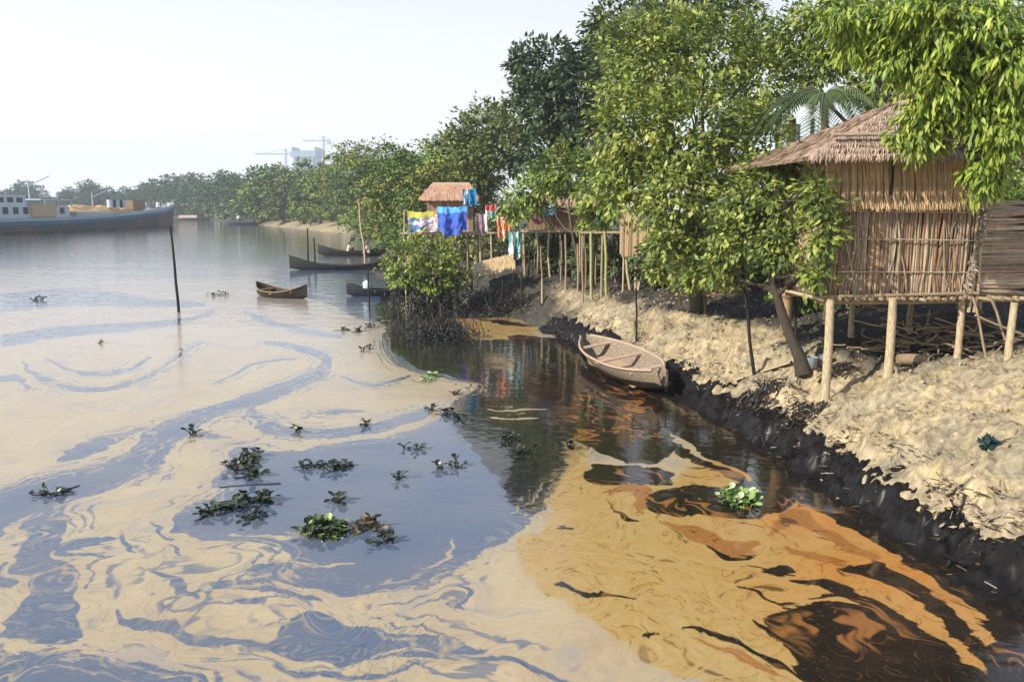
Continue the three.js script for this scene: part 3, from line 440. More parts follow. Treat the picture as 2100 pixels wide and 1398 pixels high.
// trees along the far bank
{
  const proto = [], tints = [lin(1, 1, 1), lin(0.8, 0.92, 0.85), lin(1.15, 1.05, 0.8)].map((c) => std(1, 1, 1, 0.75)); tints[0].color = lin(1, 1, 1); tints[1].color = lin(0.72, 0.85, 0.8); tints[2].color = lin(1.2, 1.12, 0.8); for (const q of [[0.3, 0.46, 0.55], [0.42, 0.58, 0.55]]) { const m = std(1, 1, 1, 0.75); m.color = lin(...q); tints.push(m); }  // last two bluish tints put distance haze into the leaf colour
  for (let k = 0; k < 7; k++) {
    const r = RNG(300 + k), lobes = []; const nl = 8 + k % 3;
    for (let i = 0; i < nl; i++) { const a = r() * 6.28, q = 0.8 + 1.7 * r(); lobes.push({ c: V(Math.cos(a) * q, 1.4 + 7.1 * (i + r() * 0.8) / nl, Math.sin(a) * q), r: V(1.5 + r(), 1.1 + 0.7 * r(), 1.5 + r()) }); }
    const g = crown(lobes, 3600, { L: 0.5, W: 0.3, clump: 0.42, cols: [GREENS.mid, GREENS.olive, GREENS.dark][k % 3].concat(GREENS.mid), seed: 40 + k, per: 10, droop: 0.05 });
    const tr = new GB().tube(bend(V(0, -0.5, 0), V(gauss(r) * 0.5, 6.5, 0), r, 0.06), [0.24, 0.2, 0.17, 0.13, 0.1, 0.05], 6, [1, 1, 1]); for (const l of lobes) tr.tube(bend(V(0, 2 + 2 * r(), 0), l.c, r, 0.1, 4), [0.1, 0.08, 0.06, 0.04, 0.02], 5);
    proto.push([g, tr.geo(), crown(lobes, 9500, { L: 0.27, W: 0.15, clump: 0.42, cols: [GREENS.mid, GREENS.olive, GREENS.dark][k % 3].concat(GREENS.mid), seed: 40 + k, per: 20, droop: 0.05 })]);
  }
  const topY = [[-60, 400], [0, 400], [40, 388], [75, 372], [110, 398], [150, 388], [205, 374], [260, 382], [300, 372], [340, 360], [400, 362], [440, 350], [490, 347], [520, 345], [560, 333], [600, 330], [660, 318], [700, 308], [740, 312], [780, 284], [820, 272], [870, 278], [915, 262], [960, 250]];
  const bankD = [[-60, 436], [160, 422], [330, 384], [420, 344], [455, 304], [500, 256], [560, 211], [640, 176], [722, 148], [765, 104], [800, 74], [835, 58], [880, 52], [920, 50], [1000, 56]];
  const at = (tab, x) => { let i = 0; while (i < tab.length - 2 && tab[i + 1][0] < x) i++; return lerp(tab[i][1], tab[i + 1][1], clamp((x - tab[i][0]) / (tab[i + 1][0] - tab[i][0]))); };
  const zones = [[-999, 'hazy bluish tree on the far bank behind the cargo ship', 'trees behind the ship'], [300, 'hazy tree on the far bank between the ship and the moored dark boat', 'trees right of the ship bow'], [545, 'green tree behind the pale mud spit across the water', 'trees behind the mud spit'], [730, 'green tree on the bank behind the moored canoes left of the clothes hut', 'trees behind the canoes']];
  const r = RNG(909); let k = 0;
  for (const row of [0, 1]) for (let px = -60; px < 985;) {
    const D = at(bankD, px) + 2 + row * (at(bankD, px) * 0.05 + 5), want = at(topY, px) + (row ? -2 : 14) + gauss(r) * 10;
    const x = (px - 1050) / F * D, g = ground(x, -D), H = Math.max(4, (430 - want) / F * D + CAM_H - g.y), wide = H * (0.75 + 0.4 * r());
    const z = zones.filter((q) => px >= q[0]).pop(), v = k++ % 7, t = thing('bank_tree', z[1], 'tree', g, r() * 6.28, z[2]);
    t.scale.set(wide / 8, H / 10.4, wide / 8);
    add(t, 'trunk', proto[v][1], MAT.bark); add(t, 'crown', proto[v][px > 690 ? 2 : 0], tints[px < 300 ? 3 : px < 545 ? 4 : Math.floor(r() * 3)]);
    px += clamp(wide / D * F * 0.36, 17, 60);
  }
  // low scrub along the waterline, read as one mass
  const g = new GB();
  for (let px = 300; px < 930; px += 3) { const D = at(bankD, px) + 0.5 + 4 * r(), x = (px - 1050) / F * D, b = ground(x, -D), s = D / 130, n = (px > 560 && px < 720) ? 6 : 16; if (px > 560 && px < 720) b.add(V(3, 0.4, -6)); for (let q = 0; q < n; q++) g.leaf(b.clone().add(V(gauss(r) * 2 * s, (0.2 + 1.6 * r()) * (0.5 + s), gauss(r))), V(gauss(r), 0.6, gauss(r)).normalize(), V(gauss(r), 1, gauss(r) + 0.4).normalize(), 0.35 + 0.45 * s, 0.2 + 0.25 * s, GREENS.olive[q % 4]); }
  const m = add(scene, 'bank_scrub', g.geo(), MAT.leafplain); m.userData = { kind: 'stuff', label: 'low green scrub along the foot of the far bank', category: 'scrub' };
}
// mangrove bush standing in the water
{
  const base = G(880, 650), D = -base.z;
  const t = tree('mangrove_bush', 'yellow-green mangrove bush standing in the water beside the canoes', base, [[850, 520, 50, 34, D], [905, 525, 42, 36, D + 0.4], [830, 565, 38, 26, D - 0.3], [890, 570, 55, 28, D - 0.2], [800, 552, 22, 20, D], [935, 570, 26, 26, D]], { n: 4600, L: 0.17, W: 0.085, clump: 0.17, cols: GREENS.lime.concat(GREENS.olive, GREENS.lime), radius: 0.06, seed: 31, category: 'bush', top: P(870, 560, D) });
  const r = RNG(5), g = new GB();
  for (let k = 0; k < 130; k++) { const a = V(gauss(r) * 1.5, 0.4 + 1.5 * r(), gauss(r) * 0.7), e = V(a.x * 1.25 + gauss(r) * 0.5, -0.3, a.z * 1.3 + gauss(r) * 0.5); g.tube(bend(a, e, r, 0.2, 4), [0.012, 0.016, 0.018, 0.018, 0.015], 5); }
  add(t, 'prop_roots', g.geo(), MAT.tarwood).userData.kind = 'stuff';
  const d = new GB(); for (let k = 0; k < 1300; k++) d.leaf(V(gauss(r) * 1.6 + 0.2, 0.1 + 1.5 * r(), gauss(r) * 0.8 + 0.1), V(gauss(r), gauss(r), gauss(r)).normalize(), V(gauss(r), 1, gauss(r)).normalize(), 0.16, 0.08, [0.03, 0.035, 0.02]);
  add(t, 'oiled_leaves', d.geo(), MAT.wetleaf).userData.kind = 'stuff';
  const t2 = thing('added_root_tangle', 'added tangle of black roots with oiled leaves, standing for the dark reflection in the shallows', 'roots', G(905, 690)); const g2 = new GB();  // roots added for the dark bush reflection; the oiled leaf specks are real
  for (let k = 0; k < 110; k++) { const a = V(gauss(r) * 1.0, 0.15 + 0.75 * r(), gauss(r) * 0.9), e = V(a.x + gauss(r) * 0.5, -0.2, a.z + gauss(r) * 0.5); g2.tube(bend(a, e, r, 0.25, 4), [0.008, 0.012, 0.014, 0.014, 0.012], 5); }
  add(t2, 'roots', g2.geo(), MAT.tarwood).userData.kind = 'stuff'; const d2 = new GB(); for (let k = 0; k < 700; k++) d2.leaf(V(gauss(r) * 1.1, 0.02 + 0.5 * r() * r(), gauss(r) * 1.5), V(gauss(r), gauss(r) * 0.5, gauss(r)).normalize(), V(gauss(r) * 0.6, 1, gauss(r) * 0.6).normalize(), 0.14, 0.08, [0.02, 0.022, 0.015]); add(t2, 'oiled_leaves', d2.geo(), MAT.wetleaf).userData.kind = 'stuff';
}

// ---------------------------------------------------------------- the reed hut
{
  const X0 = P(1690, 605, 14).x, Z0 = -14, gy = bankHeight(X0, Z0), t = thing('reed_hut', 'reed-walled hut on stilts with a thatched roof at the top of the mud slope', 'hut', V(X0, gy, Z0), 0.07);
  const Y = (w) => w - gy, r = RNG(71), L = 2.55, FL = 2.55, TOP = 4.92, MIDY = 4.04;
  const reedGeo = []; for (let k = 0; k < 8; k++) { const pts = []; for (let i = 0; i <= 4; i++) pts.push(V((k < 5 ? 0.01 : 0.03) * gauss(r), i / 4, 0.006 * gauss(r))); reedGeo.push(new GB().tube(pts, tone([0.021, 0.02, 0.022, 0.019, 0.017], 0.75, 0.5, r), 5, [1, 1, 1], 0.15, r).geo()); }
  const tones = [[0.40, 0.28, 0.18], [0.31, 0.21, 0.135], [0.45, 0.34, 0.23], [0.24, 0.16, 0.11], [0.38, 0.22, 0.12], [0.50, 0.41, 0.30], [0.33, 0.26, 0.20]].map((c) => std(...c, 0.8, { map: grainTex }));
  const straws = [[0.60, 0.42, 0.23], [0.50, 0.35, 0.20], [0.66, 0.50, 0.30], [0.42, 0.30, 0.18], [0.58, 0.36, 0.18]].map((c) => std(...c, 0.75, { map: grainTex }));
  const stick = (parent, name, a, b, rad, mat, seg = 6, k = 0.03) => add(parent, name, new GB().tube(bend(a, b, r, k), rad, seg, [1, 1, 1], 0.15, r).geo(), mat);
  // stilts, front and back
  for (const [px, D, rad] of [[1712, 13.75, 0.075], [1842, 13.9, 0.075], [1985, 14.25, 0.06], [2094, 13.2, 0.06], [1760, 16.6, 0.06], [1880, 16.6, 0.06], [2020, 16.6, 0.06]]) { const p = P(px, 500, D), b = ground(p.x, p.z), l = t.worldToLocal(V(p.x, 0, p.z).clone()); t.updateMatrixWorld(); const q = t.worldToLocal(V(b.x, b.y, b.z)); stick(t, 'stilt', V(q.x, q.y - 0.2, q.z), V(q.x + 0.02 * gauss(r), Y(FL) - 0.03, q.z), [rad * 1.15, rad * 1.1, rad, rad, rad * 0.95, rad * 0.9], MAT.pale, 8, 0.015); }
  // platform
  stick(t, 'floor_beam', V(-0.12, Y(FL) - 0.01, 0.09), V(L + 0.15, Y(FL) + 0.03, 0.09), 0.032, MAT.wood, 7, 0.006); stick(t, 'floor_beam', V(-0.1, Y(FL) - 0.1, -0.1), V(L + 1.6, Y(FL) - 0.1, -0.05), 0.05, MAT.wood); stick(t, 'floor_beam', V(-0.1, Y(FL) - 0.1, -2.5), V(L + 1.6, Y(FL) - 0.1, -2.5), 0.05, MAT.wood);
  for (let k = 0; k < 30; k++) { const x = -0.08 + k * 0.145 + 0.04 * gauss(r); stick(t, 'deck_pole', V(x, Y(FL) - 0.05 + 0.015 * gauss(r), 0.13 + 0.09 * r() + (x > L ? 0.18 : 0)), V(x + 0.05 * gauss(r), Y(FL) - 0.05, -2.6), 0.028 + 0.012 * r(), r() < 0.5 ? MAT.pale : MAT.wood, 6, 0.004); }
  add(t, 'deck', new GB().box(-0.05, Y(FL) - 0.02, -2.55, L + 1.5, Y(FL) + 0.005, -0.03).geo(), MAT.mat);
  // lower front wall of upright reeds
  const wall = add(t, 'front_wall', new GB().box(0, Y(FL), -0.05, L, Y(TOP), -0.03).geo(), MAT.mat);
  for (let k = 0; k < 82; k++) { const x = 0.01 + k * (L - 0.02) / 81 + 0.008 * gauss(r), m = add(wall, 'reed', reedGeo[k % 8], tones[Math.floor(r() * 7)], V(x, Y(FL) + 0.02 * r(), 0.0 + 0.014 * r())); m.scale.set(0.85 + 0.5 * r(), MIDY - FL + 0.06 * r(), 1); m.rotation.z = 0.018 * gauss(r); m.rotation.y = r() * 6; }
  for (let k = 0; k < 17; k++) { const x = 0.1 + r() * (L - 0.2); stick(wall, 'crooked_stick', V(x, Y(FL) + 0.02 + 0.2 * r(), 0.035), V(clamp(x + 0.25 * gauss(r), 0.03, L - 0.03), Y(MIDY) - 0.5 * r(), 0.035), 0.013, tones[[2, 5, 5, 0][k % 4]], 5, 0.07); }
  for (const [py, k] of [[432, 0.006], [490, 0.01], [556, 0.008]]) stick(wall, 'bamboo_strip', V(-0.05, Y(P(1690, py, 14).y), 0.055), V(L + 0.1, Y(P(1995, py + 4, 14).y), 0.055), 0.013, tones[5], 5, k);
  for (let k = 0; k < 16; k++) { const x = -0.06 + 0.03 * k * 0.55; stick(wall, 'corner_twig', V(x, Y(FL) - 0.02, 0.05), V(x - 0.1 + 0.22 * gauss(r) * 0.4, Y(FL) + 0.35 + 0.4 * r(), 0.07), 0.008, tones[[4, 1, 6][k % 3]], 5, 0.08); }
  // straw skirt over the upper wall, flared at its ragged lower edge
  const skirt = add(t, 'straw_skirt', new GB().quad(V(-0.02, Y(MIDY) + 0.1, 0.06), V(L, Y(MIDY) + 0.1, 0.06), V(L, Y(TOP), -0.01), V(-0.02, Y(TOP), -0.01)).geo(), MAT.thatch);
  for (let k = 0; k < 96; k++) { const x = -0.1 + k * (L + 0.12) / 95 + 0.01 * gauss(r), len = 0.84 + 0.13 * r(), m = add(skirt, 'straw', reedGeo[k % 8], straws[Math.floor(r() * 5)], V(x, Y(TOP), 0.01)); m.scale.set(0.9 + 0.6 * r(), -len, 0.9); m.rotation.x = -(0.14 + 0.05 * r()) * 1; m.rotation.z = 0.03 * gauss(r); }
  for (let k = 0; k < 3; k++) stick(skirt, 'eave_post', V([0.98, 1.75, 2.3][k], Y(MIDY) + 0.2, 0.14), V([1.0, 1.68, 2.33][k], Y(TOP), 0.12), 0.022, k === 0 ? MAT.darkbark : tones[5], 6, 0.02);
  const fr = new GB(); for (let k = 0; k < 420; k++) { const x = -0.1 + r() * (L + 0.15); fr.leaf(V(x, Y(MIDY) + 0.10 + 0.06 * r(), 0.13 + 0.03 * r()), V(0.25 * gauss(r), -1, 0.45 + 0.3 * r()).normalize(), V(0, 0.4, 1).normalize(), 0.12 + 0.12 * r(), 0.02, tone([0.62, 0.44, 0.24], 0.6, 0.6, r)); }
  const frm = add(skirt, 'frayed_edge', fr.geo(), std(1, 1, 1, 0.8)); frm.userData.kind = 'stuff';
  // side and back walls
  for (const [nm, a, b] of [['side_wall', V(0, 0, -0.05), V(0, 0, -2.5)], ['back_wall', V(0, 0, -2.5), V(L, 0, -2.5)], ['side_wall', V(L, 0, -2.5), V(L, 0, -0.05)]]) { const g = new GB(), n = 60; for (let k = 0; k < n; k++) { const p = a.clone().lerp(b, (k + 0.5) / n); g.tube([p.clone().setY(Y(FL)), p.clone().setY(Y(TOP))], 0.026, 5, tone([0.36, 0.26, 0.17], 0.6, 0.7, r)); } add(t, nm, g.geo(), std(1, 1, 1, 0.85)); }
  // annexe of stacked horizontal stalks, right of the corner
  const an = add(t, 'annexe_wall', new GB().box(L + 0.02, Y(FL) - 0.02, -0.12, L + 1.6, Y(4.1), -0.08).geo(), MAT.mat), stg = []; for (let k = 0; k < 5; k++) { const pts = []; for (let i = 0; i <= 6; i++) pts.push(V(i / 6 * 1.62, 0.014 * gauss(r), 0.014 * gauss(r))); stg.push(new GB().tube(pts, pts.map(() => 0.030 + 0.012 * r()), 6, [1, 1, 1], 0.2, r).geo()); }
  const greys = [[0.42, 0.33, 0.25], [0.52, 0.43, 0.33], [0.32, 0.25, 0.19], [0.46, 0.32, 0.23], [0.60, 0.52, 0.41]].map((c) => std(...c, 0.85, { map: grainTex }));
  for (let k = 0; k < 30; k++) { const y = Y(FL) + 0.02 + k * 0.0525, m = add(an, 'stalk', stg[k % 5], greys[Math.floor(r() * 5)], V(L + 0.03 - 0.1 * r() + 0.0035 * k, y, -0.03 + 0.03 * r())); m.rotation.z = 0.03 * gauss(r) + (k - 15) * 0.003; m.rotation.x = r() * 6; }
  for (const [x, y1] of [[L + 0.12, 4.3], [L + 0.02, 4.5], [L + 1.1, 4.25]]) stick(an, 'annexe_post', V(x, Y(FL) - 0.3, 0.06), V(x + 0.08, Y(y1), 0.05), 0.028, MAT.pale, 6, 0.03);
  const ft = new GB(); for (let k = 0; k < 420; k++) { const s = r(), x = L - 0.12 + 0.28 * s + 0.05 * gauss(r); ft.leaf(V(x, Y(FL) + s * 1.5, 0.07 + 0.04 * r()), V(gauss(r), -0.5 + gauss(r) * 0.6, 0.5 + 0.4 * r()).normalize(), V(gauss(r), 0.5, 1).normalize(), 0.07 + 0.07 * r(), 0.03, tone([0.46, 0.36, 0.27], 0.35, 0.9, r)); }
  const ftm = add(an, 'corner_fringe', ft.geo(), std(1, 1, 1, 0.8)); ftm.userData.kind = 'stuff';
  // hipped thatch
  const E = [V(-0.66, Y(4.84), 0.5), V(L + 0.75, Y(4.9), 0.5), V(L + 0.75, Y(4.9), -3.0), V(-0.66, Y(4.84), -3.0)], RG = [V(1.9, Y(5.98), -1.3), V(L + 0.1, Y(6.02), -1.3)];
  const faces = [[E[0], E[1], RG[1], RG[0]], [E[3], E[0], RG[0], RG[0]], [E[1], E[2], RG[1], RG[1]], [E[2], E[3], RG[0], RG[1]]], slab = new GB(), th = new GB();
  for (const f of faces) { const n = f[1].clone().sub(f[0]).cross(f[2].clone().sub(f[0])).normalize(), lift = (v, k) => v.clone().addScaledVector(n, k); slab.quad(lift(f[0], 0), lift(f[1], 0), lift(f[2], 0), lift(f[3], 0)); slab.quad(lift(f[3], -0.07), lift(f[2], -0.07), lift(f[1], -0.07), lift(f[0], -0.07)); slab.quad(lift(f[0], -0.07), lift(f[1], -0.07), lift(f[1], 0), lift(f[0], 0));
    const down = f[0].clone().add(f[1]).sub(f[2]).sub(f[3]).normalize(), cnt = f === faces[0] ? 4200 : 2000;
    for (let k = 0; k < cnt; k++) { const u = r(), v = Math.floor(r() * 11) / 11 + 0.02 * r(), p = f[0].clone().lerp(f[1], u).lerp(f[3].clone().lerp(f[2], u), v).addScaledVector(n, 0.03 + 0.02 * r()); th.leaf(p, down.clone().add(V(gauss(r) * 0.22, gauss(r) * 0.1, gauss(r) * 0.15)).addScaledVector(n, -0.02).normalize(), n.clone().add(V(gauss(r) * 0.3, 0, gauss(r) * 0.3)).normalize(), 0.16 + 0.14 * r(), 0.022, tone([0.49, 0.36, 0.27], 0.5, 0.7, r)); } }
  const roof = add(t, 'roof', slab.geo(), MAT.thatch); const thm = add(roof, 'thatch', th.geo(), std(1, 1, 1, 0.85)); thm.userData.kind = 'stuff';
  stick(roof, 'roof_batten', E[0].clone().lerp(RG[0], 0.22).add(V(0, 0.12, 0.06)), E[1].clone().lerp(RG[1], 0.22).add(V(0, 0.12, 0.06)), 0.034, tones[5], 6, 0.006); stick(roof, 'ridge_pole', RG[0].clone().add(V(-0.1, 0.06, 0)), RG[1].clone().add(V(0.1, 0.06, 0)), 0.035, tones[2], 6, 0.01);

  // brushwood lying below the floor
  const bp = thing('brushwood_pile', 'tangled brushwood heaped in the shade under the reed hut', 'brushwood', ground(X0 + 2.6, Z0 - 1.0)), bg = new GB();
  for (let k = 0; k < 150; k++) { const a = V(gauss(r) * 1.3, 0.05 + 0.75 * r() * r(), gauss(r) * 0.6), e = a.clone().add(V(gauss(r) * 0.8, gauss(r) * 0.3, gauss(r) * 0.5)); e.y = Math.max(0.02, e.y); bg.tube(bend(a, e, r, 0.12, 3), 0.01 + 0.012 * r(), 5, tone([1, 1, 1], 0.7, 0.5, r)); }
  add(bp, 'twigs', bg.geo(), MAT.wood).userData.kind = 'stuff';
  const bp2 = thing('brace_pole', 'pale forked brace poles under the right corner of the hut', 'poles', ground(X0 + L + 0.3, Z0 + 0.2)); for (const [a, e] of [[V(-0.1, 0, 0), V(-0.35, 1.0, -0.1)], [V(0.9, 0.2, 0.1), V(-0.4, 0.72, 0.1)], [V(0.2, 0.3, 0), V(-0.15, 1.05, 0)], [V(1.2, 0.45, 0), V(0.5, 0.95, 0.2)]]) stick(bp2, 'pole', a, e, 0.022, MAT.wood, 6, 0.03);
}
// ---------------------------------------------------------------- small things on the bank
const r0 = RNG(123);
function polePx(name, label, pts, D, rad, mat, group, leanD = 0) {
  const w = pts.map(([x, y], i) => P(x, y, D + leanD * i / (pts.length - 1))), last = w[w.length - 1], gnd = ground(last.x, last.z), b = last.clone();
  const t = thing(name, label, 'pole', b, 0, group); add(t, 'shaft', new GB().tube([...w.map((p) => p.clone().sub(b)), V(0, -0.35, 0)], [...w.map((_, i) => rad * (0.75 + 0.35 * i / w.length)), rad], 7, [1, 1, 1], 0.12, r0).geo(), mat); return t;
}
const dOn = (px, py, D0) => { let D = D0; for (let k = 0; k < 60; k++) { const p = P(px, py, D); D += (p.y - bankHeight(p.x, p.z)) * 1.2; D = clamp(D, 6, 60); } return D; };
polePx('mud_pole', 'tall thin dark pole stuck in the mud left of the leaning tree', [[1521, 520], [1525, 580], [1534, 640], [1538, 700], [1547, 768]], dOn(1547, 768, 16), 0.035, MAT.darkbark);
polePx('mud_pole', 'thin dark stick in the mud below the tan stilt-hut wall', [[1304, 590], [1306, 640], [1305, 700]], dOn(1305, 700, 22), 0.03, MAT.darkbark);
{
  const D = dOn(1634, 742, 15), b = P(1634, 742, D), t = thing('pole_rack', 'low rack of one post and a pale crossbar between tree and hut', 'rack', b);
  const q = (x, y, d = 0) => P(x, y, D + d).sub(b);
  add(t, 'post', new GB().tube([q(1628, 555), q(1630, 620), q(1633, 690), V(0, -0.3, 0)], 0.028, 7, [1, 1, 1], 0.1, r0).geo(), MAT.darkbark);
  add(t, 'crossbar', new GB().tube([q(1612, 603, -0.08), q(1650, 606, -0.08), q(1694, 610, -0.1)], 0.03, 7, [1, 1, 1], 0.1, r0).geo(), MAT.pale);
}
{ const D = dOn(1612, 690, 16.5), q = P(1612, 690, D), t = thing('tree_stump', 'broad sunlit tan stump standing just behind the leaning trunk', 'stump', q), v = (x, y) => P(x, y, D).sub(q); add(t, 'wood', new GB().tube([V(0, -0.3, 0), v(1612, 650), v(1610, 600), v(1606, 560), v(1602, 530)], [0.1, 0.12, 0.16, 0.17, 0.13], 10, [1, 1, 1], 0.2, r0).geo(), std(0.52, 0.36, 0.19, 0.85, { map: grainTex })); }
function pxOnBank(px, py, D0 = 15) { const D = dOn(px, py, D0); const p = P(px, py, D); p.y = bankHeight(p.x, p.z); return p; }
{ // plank, log, buckets, litter
  const a = pxOnBank(1508, 788, 15), b = pxOnBank(1622, 752, 15.5), t = thing('plank', 'pale weathered plank lying at the foot of the leaning tree', 'plank', a), d = b.clone().sub(a), s = V(-d.z, 0, d.x).normalize().multiplyScalar(0.09);
  const g = new GB(), up = V(0, 0.12, 0), th = V(0, 0.035, 0), q = [s.clone().negate(), d.clone().sub(s), d.clone().add(s), s.clone()].map((v) => v.add(up)); g.quad(q[3], q[2], q[1], q[0]); const lo = q.map((v) => v.clone().sub(th)); g.quad(lo[0], lo[1], lo[2], lo[3]); for (let k = 0; k < 4; k++) g.quad(lo[k], lo[(k + 1) % 4], q[(k + 1) % 4], q[k]); add(t, 'board', g.geo(), MAT.pale);
  const lb = pxOnBank(1868, 748, 14), lg = thing('log', 'short grey log lying beside the middle stilt of the hut', 'log', lb); add(lg, 'timber', new GB().tube([V(-0.24, 0.09, 0), V(0, 0.1, 0.02), V(0.26, 0.09, 0.05)], [0.1, 0.11, 0.1], 9, [1, 0.95, 0.9], 0.15, r0).geo(), MAT.wood);
  for (const [px, py, label] of [[1664, 757, 'grey-blue bucket beside the trunk of the leaning tree'], [1692, 752, 'grey bucket beside the left stilt of the hut']]) { const p = pxOnBank(px, py, 14.6), t2 = thing('bucket', label, 'bucket', p, 0, 'buckets by the hut'); add(t2, 'bowl', new THREE.LatheGeometry([[0, 0], [0.09, 0], [0.12, 0.2], [0.128, 0.205], [0.115, 0.205], [0.085, 0.015], [0, 0.015]].map(([x, y]) => new THREE.Vector2(x, y)), 18), new THREE.MeshStandardMaterial({ color: lin(0.22, 0.25, 0.27), roughness: 0.5 })); add(t2, 'handle', new THREE.TorusGeometry(0.118, 0.005, 5, 16, Math.PI), MAT.darkbark.clone(), V(0, 0.2, 0)).material.vertexColors = false; }
  const twigs = (px, py, D, label, n, sx, sy, sz, mat, len) => { const p = pxOnBank(px, py, D), t3 = thing('brushwood_pile', label, 'brushwood', p), g3 = new GB(); for (let k = 0; k < n; k++) { const x = gauss(r0) * sx, z = gauss(r0) * sz, h = bankHeight(p.x + x, p.z + z) - p.y, a3 = V(x, h + sy * r0() * r0() + 0.02, z), dx = gauss(r0) * len, dz = gauss(r0) * len, e = V(x + dx, bankHeight(p.x + x + dx, p.z + z + dz) - p.y + 0.03 + sy * 0.5 * r0(), z + dz); g3.tube(bend(a3, e, r0, 0.1, 3), 0.007 + 0.012 * r0(), 5); } add(t3, 'twigs', g3.geo(), mat).userData.kind = 'stuff'; };
  twigs(1560, 815, 15, 'dark oily twigs and roots spilling down the bank below the plank', 130, 0.42, 0.25, 0.4, MAT.tarwood, 0.28); twigs(1640, 860, 13.5, 'dark broken sticks on the mud below the leaning tree', 80, 0.35, 0.14, 0.35, MAT.darkbark, 0.22); twigs(1720, 760, 14, 'dark litter of sticks around the left stilt of the hut', 60, 0.3, 0.2, 0.2, MAT.darkbark, 0.2); twigs(1480, 600, 20, 'dry reddish twigs lying at the top of the mud slope', 90, 0.7, 0.25, 0.4, MAT.reed, 0.5); twigs(1890, 1095, 9.6, 'oil-blackened sticks washed up along the black shoreline', 40, 0.5, 0.04, 0.5, MAT.tarwood, 0.14); twigs(1560, 905, 12.5, 'oil-blackened debris on the shoreline below the brushwood', 60, 0.35, 0.05, 0.6, MAT.tarwood, 0.14);
  const dp = pxOnBank(2025, 918, 11), dt = thing('seedling', 'small clump of dark green leaves lying on the open mud slope', 'plant', dp), dg = new GB(); for (let k = 0; k < 26; k++) dg.leaf(V(gauss(r0) * 0.05, 0.03 + 0.07 * r0(), gauss(r0) * 0.05), V(gauss(r0), 0.3 + gauss(r0), gauss(r0)).normalize(), V(gauss(r0), 1, 0.4).normalize(), 0.13, 0.085, [0.012, 0.035, 0.03]); for (let k = 0; k < 3; k++) dg.tube(bend(V(0.05, 0.02, 0), V(0.32, 0.06 + 0.05 * k, 0.1 * gauss(r0)), r0, 0.1, 3), 0.008, 5, [0.03, 0.03, 0.02]); add(dt, 'leaves', dg.geo(), MAT.wetleaf);
  { const g = new GB(); let n = 0; while (n < 1500) { const x = -1 + 8 * r0(), z = -6.5 - 20 * r0(), d = sdf(x, z); if (d < -0.15 || d > 0.85) continue; if (n2(x * 1.3 + 4, z * 1.3) < -0.15 + 0.5 * r0()) continue; n++; const y = smoothBank(d, x, z) + 0.1, a = r0() * 6.28, t = V(Math.cos(a), 0.25 * gauss(r0), Math.sin(a)), cc = r0(); const col = cc < 0.75 ? [0.02, 0.017, 0.014] : cc < 0.9 ? [0.16, 0.10, 0.05] : [0.36, 0.30, 0.22]; if (r0() < 0.5) g.tube([V(x, y, z), V(x, y, z).addScaledVector(t, 0.06 + 0.12 * r0())], 0.006, 4, col); else g.leaf(V(x, y, z), t.normalize(), V(gauss(r0) * 0.4, 1, gauss(r0) * 0.4).normalize(), 0.07 + 0.06 * r0(), 0.045, col); }
    const m = add(scene, 'stranded_litter', g.geo(), MAT.wetleaf); m.userData = { kind: 'stuff', label: 'oily leaves and bits of stick stranded along the black shoreline', category: 'litter' }; }
  // clods and pebbles of dried mud
  const cg = new THREE.IcosahedronGeometry(1, 1), cpz = cg.attributes.position; for (let k = 0; k < cpz.count; k++) { const v = V().fromBufferAttribute(cpz, k), s = 1 + 0.35 * n3(v.x * 1.7, v.y * 1.7, v.z * 1.7); cpz.setXYZ(k, v.x * s, v.y * s * 0.7, v.z * s); } cg.computeVertexNormals();
  const N = 3600, im = new THREE.InstancedMesh(cg, new THREE.MeshStandardMaterial({ color: 0xffffff, roughness: 0.85 }), N), mx = new THREE.Matrix4(), qq = new THREE.Quaternion(); im.name = 'mud_clods'; let k = 0;
  while (k < N) { const x = -1 + 12 * r0(), z = -8 - 24 * r0(), d = sdf(x, z); if (d < 0.35 || d > 6) continue; if (n2(x * 0.8, z * 0.8) + 0.6 * r0() < 0.1) continue; const s = 0.008 + 0.022 * Math.pow(r0(), 2.5); mx.compose(V(x, bankHeight(x, z) + s * 0.2, z), qq.setFromEuler(new THREE.Euler(r0() * 6, r0() * 6, r0() * 6)), V(s * (1 + r0()), s, s * (1 + r0()))); im.setMatrixAt(k, mx); const c = 0.7 + 0.5 * r0(); im.setColorAt(k, r0() < 0.12 ? lin(0.05, 0.045, 0.04) : lin(0.34 * c, 0.27 * c, 0.17 * c)); k++; }
  im.castShadow = im.receiveShadow = true; im.userData = { kind: 'stuff', label: 'clods and crumbs of dry mud scattered over the bank', category: 'clods' }; scene.add(im);
}
